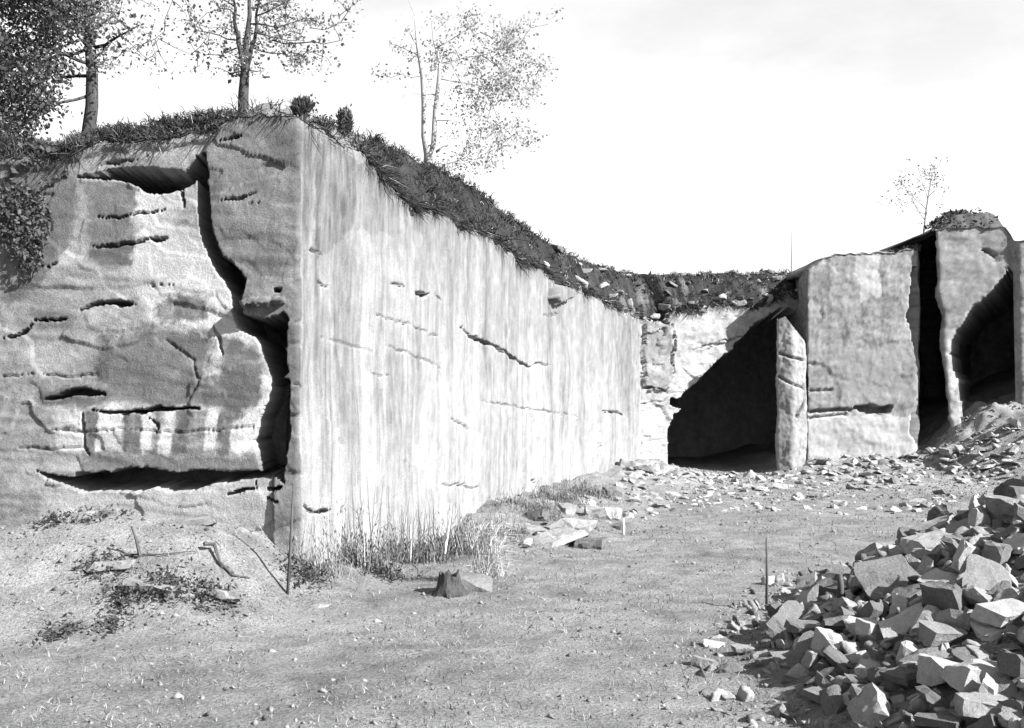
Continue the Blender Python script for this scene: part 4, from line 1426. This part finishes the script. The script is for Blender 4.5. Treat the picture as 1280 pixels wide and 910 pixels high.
reeds(455, 708, 70, 120, 230, 'tallest dark reed clump at the foot of the streaked face', 0.03, 0.16)
reeds(500, 702, 60, 95, 200, 'dark reed clump in the middle of the row', 0.03, 0.16)
reeds(540, 700, 50, 80, 150, 'low dark reeds left of the bleached stake', 0.03, 0.14)
reeds(578, 692, 60, 78, 190, 'dark weeds just right of the bleached stake', 0.03, 0.13)
reeds(622, 668, 50, 40, 150, 'low dark weeds at the right end of the reed row', 0.04, 0.15)
for px, py, wp, hp, lab in [(660, 640, 60, 26, 'scrub strip nearest the reeds at the foot of the streaked face'), (700, 626, 60, 30, 'tallest scrub strip at the foot of the streaked face'),
                        (738, 617, 50, 24, 'scrub strip farthest along the foot of the streaked face')]:
    reeds(px, py, wp, hp, 220, lab, 0.04, 0.2)
# pale drooping tuft
p = on_ground(608, 728)
m = MB()
for _ in range(750):
    a = RNG.uniform(0, 6.28)
    d = np.array([0.6 * math.cos(a) + 0.25, 0.5 * math.sin(a) - 0.2, 1.2])
    b0 = p + np.array([RNG.normal() * 0.11, RNG.normal() * 0.10, 0.62 * RNG.random() ** 1.4])
    m.blade(b0, d, RNG.uniform(0.15, 0.5), 0.004, RNG.uniform(0.22, 0.45), 1.0)
tag(m.build('grass_tuft', M_PLANT, origin=p), 'bleached drooping grass tuft right of the reeds', 'grass tuft')
# stump in front
p = on_ground(562, 742)
t = empty('tree_stump', p)
NS, NK = 9, 22
sv, sf = [], []
for i in range(NS):
    h = i / (NS - 1)
    for k in range(NK):
        an = 2 * math.pi * k / NK
        rr = (0.19 - 0.06 * h + 0.06 * (1 - h) ** 3) * (1 + 0.28 * float(perlin(math.cos(an) * 1.6, math.sin(an) * 1.6, h * 2)))
        zt = 0.26 + 0.12 * float(perlin(math.cos(an) * 2.4, math.sin(an) * 2.4, 7.0))
        sv.append(p + np.array([rr * math.cos(an), rr * math.sin(an), -0.06 + (zt + 0.06) * h]))
for i in range(NS - 1):
    for k in range(NK):
        sf.append((i * NK + k, i * NK + (k + 1) % NK, (i + 1) * NK + (k + 1) % NK, (i + 1) * NK + k))
sv.append(p + np.array([0, 0, 0.10]))
for k in range(NK):
    sf.append(((NS - 1) * NK + k, (NS - 1) * NK + (k + 1) % NK, len(sv) - 1))
make('trunk', np.array(sv), sf, M_BARK, t)
for an in (0.3, 2.0, 3.4, 4.7):
    m = MB()
    e = p + np.array([math.cos(an) * 0.31, math.sin(an) * 0.31, -0.05])
    m.tube([p + [0, 0, 0.08], (p + e) / 2 + [0, 0, 0.05], e], [0.06, 0.045, 0.02], n=6)
    m.build('root', M_BARK, t)
tag(t, 'dark rotten stump beside the pale block in front of the reeds', 'stump')

def scrub(px, py, wpx, hpx, n, label):
    p = on_ground(px, py)
    t = empty('scrub_patch', p)
    m = MB()
    for _ in range(n):
        x = p[0] + RNG.normal() * wpx / F * p[1] * 0.25
        y = p[1] + RNG.normal() * 0.14
        z = (gz(x, y)) + abs(RNG.normal()) * hpx / F * p[1] * 0.4
        m.leaf((x, y, z), RNG.uniform(0.03, 0.08), RNG.uniform(0.3, 1.3), wid=0.5)
    m.build('foliage', M_LEAF, t)
    s = MB()
    for _ in range(10):
        x = p[0] + RNG.normal() * wpx / F * p[1] * 0.2
        b = np.array([x, p[1], (gz(x, p[1])) - 0.02])
        s.tube([b, b + [RNG.normal() * 0.05, RNG.normal() * 0.05, hpx / F * p[1] * 0.7]], [0.005, 0.002], n=4)
    s.build('stems', M_WOOD, t)
    tag(t, label, 'scrub', 'low dark scrub on the left bank')
scrub(70, 652, 44, 14, 200, 'small dark scrub patch below the left end of the undercut')
scrub(118, 642, 90, 16, 420, 'long dark scrub patch below the undercut')
scrub(128, 712, 70, 12, 300, 'dark scrub patch left of the leaning branch')
scrub(205, 738, 60, 22, 420, 'thickest dark scrub patch on the left bank')
scrub(155, 746, 50, 14, 240, 'dark scrub patch left of the thickest one')
scrub(265, 748, 70, 14, 380, 'flat dark scrub patch nearest the thin pole')
scrub(75, 790, 60, 10, 160, 'faint scrub patch lowest on the left bank')
scrub(135, 785, 40, 10, 130, 'small scrub patch right of the faint lowest one')
scrub(380, 722, 60, 14, 300, 'dark scrub under the sparse reeds')
scrub(478, 722, 60, 16, 340, 'dark scrub under the tallest reed clump')

# ------------------------------------------------------------------ poles, stakes and fallen branches
def pole(px, py0, py1, wpx, label, mat=M_WOOD, lean=0, Y=None):
    p = on_ground(px, py0) if Y is None else xyz(px, py0, Y)
    L = (py0 - py1) / F * p[1]
    m = MB()
    e = p + np.array([lean / F * p[1], 0, L])
    q = p + (e - p) * 0.5 + np.array([0.006, 0, 0])
    m.tube([p - [0, 0, 0.1], q, e], [wpx / F * p[1] * 0.5, wpx / F * p[1] * 0.45, wpx / F * p[1] * 0.3], n=7)
    tag(m.build('stake', mat, origin=p, smooth=True), label, 'stake')
pole(359, 742, 608, 4.0, 'tall thin dark pole standing at the rock corner', lean=8)
pole(958, 762, 672, 4.0, 'thin dark stake standing alone in the middle of the floor')
pole(553, 702, 640, 5.0, 'short bleached white stake in the reeds', M_PALEWOOD, lean=10)
pole(512, 706, 655, 3.0, 'thin bleached stake left of the white stake', M_PALEWOOD, lean=2)
pole(779, 668, 648, 4.0, 'tiny white peg right of the ledges', M_PALEWOOD)
pole(989, 352, 290, 1.2, 'hair-thin rod on the rim above the rock pillar', M_WOOD, Y=37.5)
pole(1050, 748, 722, 9, 'short stubby dark post at the left end of the heap')

def branch(pts, w, label):
    P = []
    for px, py, up in pts:
        q = on_ground(px, py + up)
        q[2] += up / F * q[1]
        P.append(q)
    m = MB()
    n = len(P)
    m.tube(P, [w * (1 - 0.6 * i / (n - 1)) for i in range(n)], n=6)
    tag(m.build('fallen_branch', M_WOOD, origin=P[0]), label, 'branch')
branch([(175, 697, 0), (170, 676, 22), (164, 660, 38)], 0.022, 'short branch stuck upright on the left bank')
branch([(155, 693, 2), (200, 693, 2), (243, 694, 2)], 0.012, 'thin straight stick lying beside the upright branch')
branch([(255, 681, 10), (268, 683, 8), (275, 706, 6), (290, 720, 3), (312, 728, 1)], 0.028, 'bent dark branch lying on the left bank toward the pole')
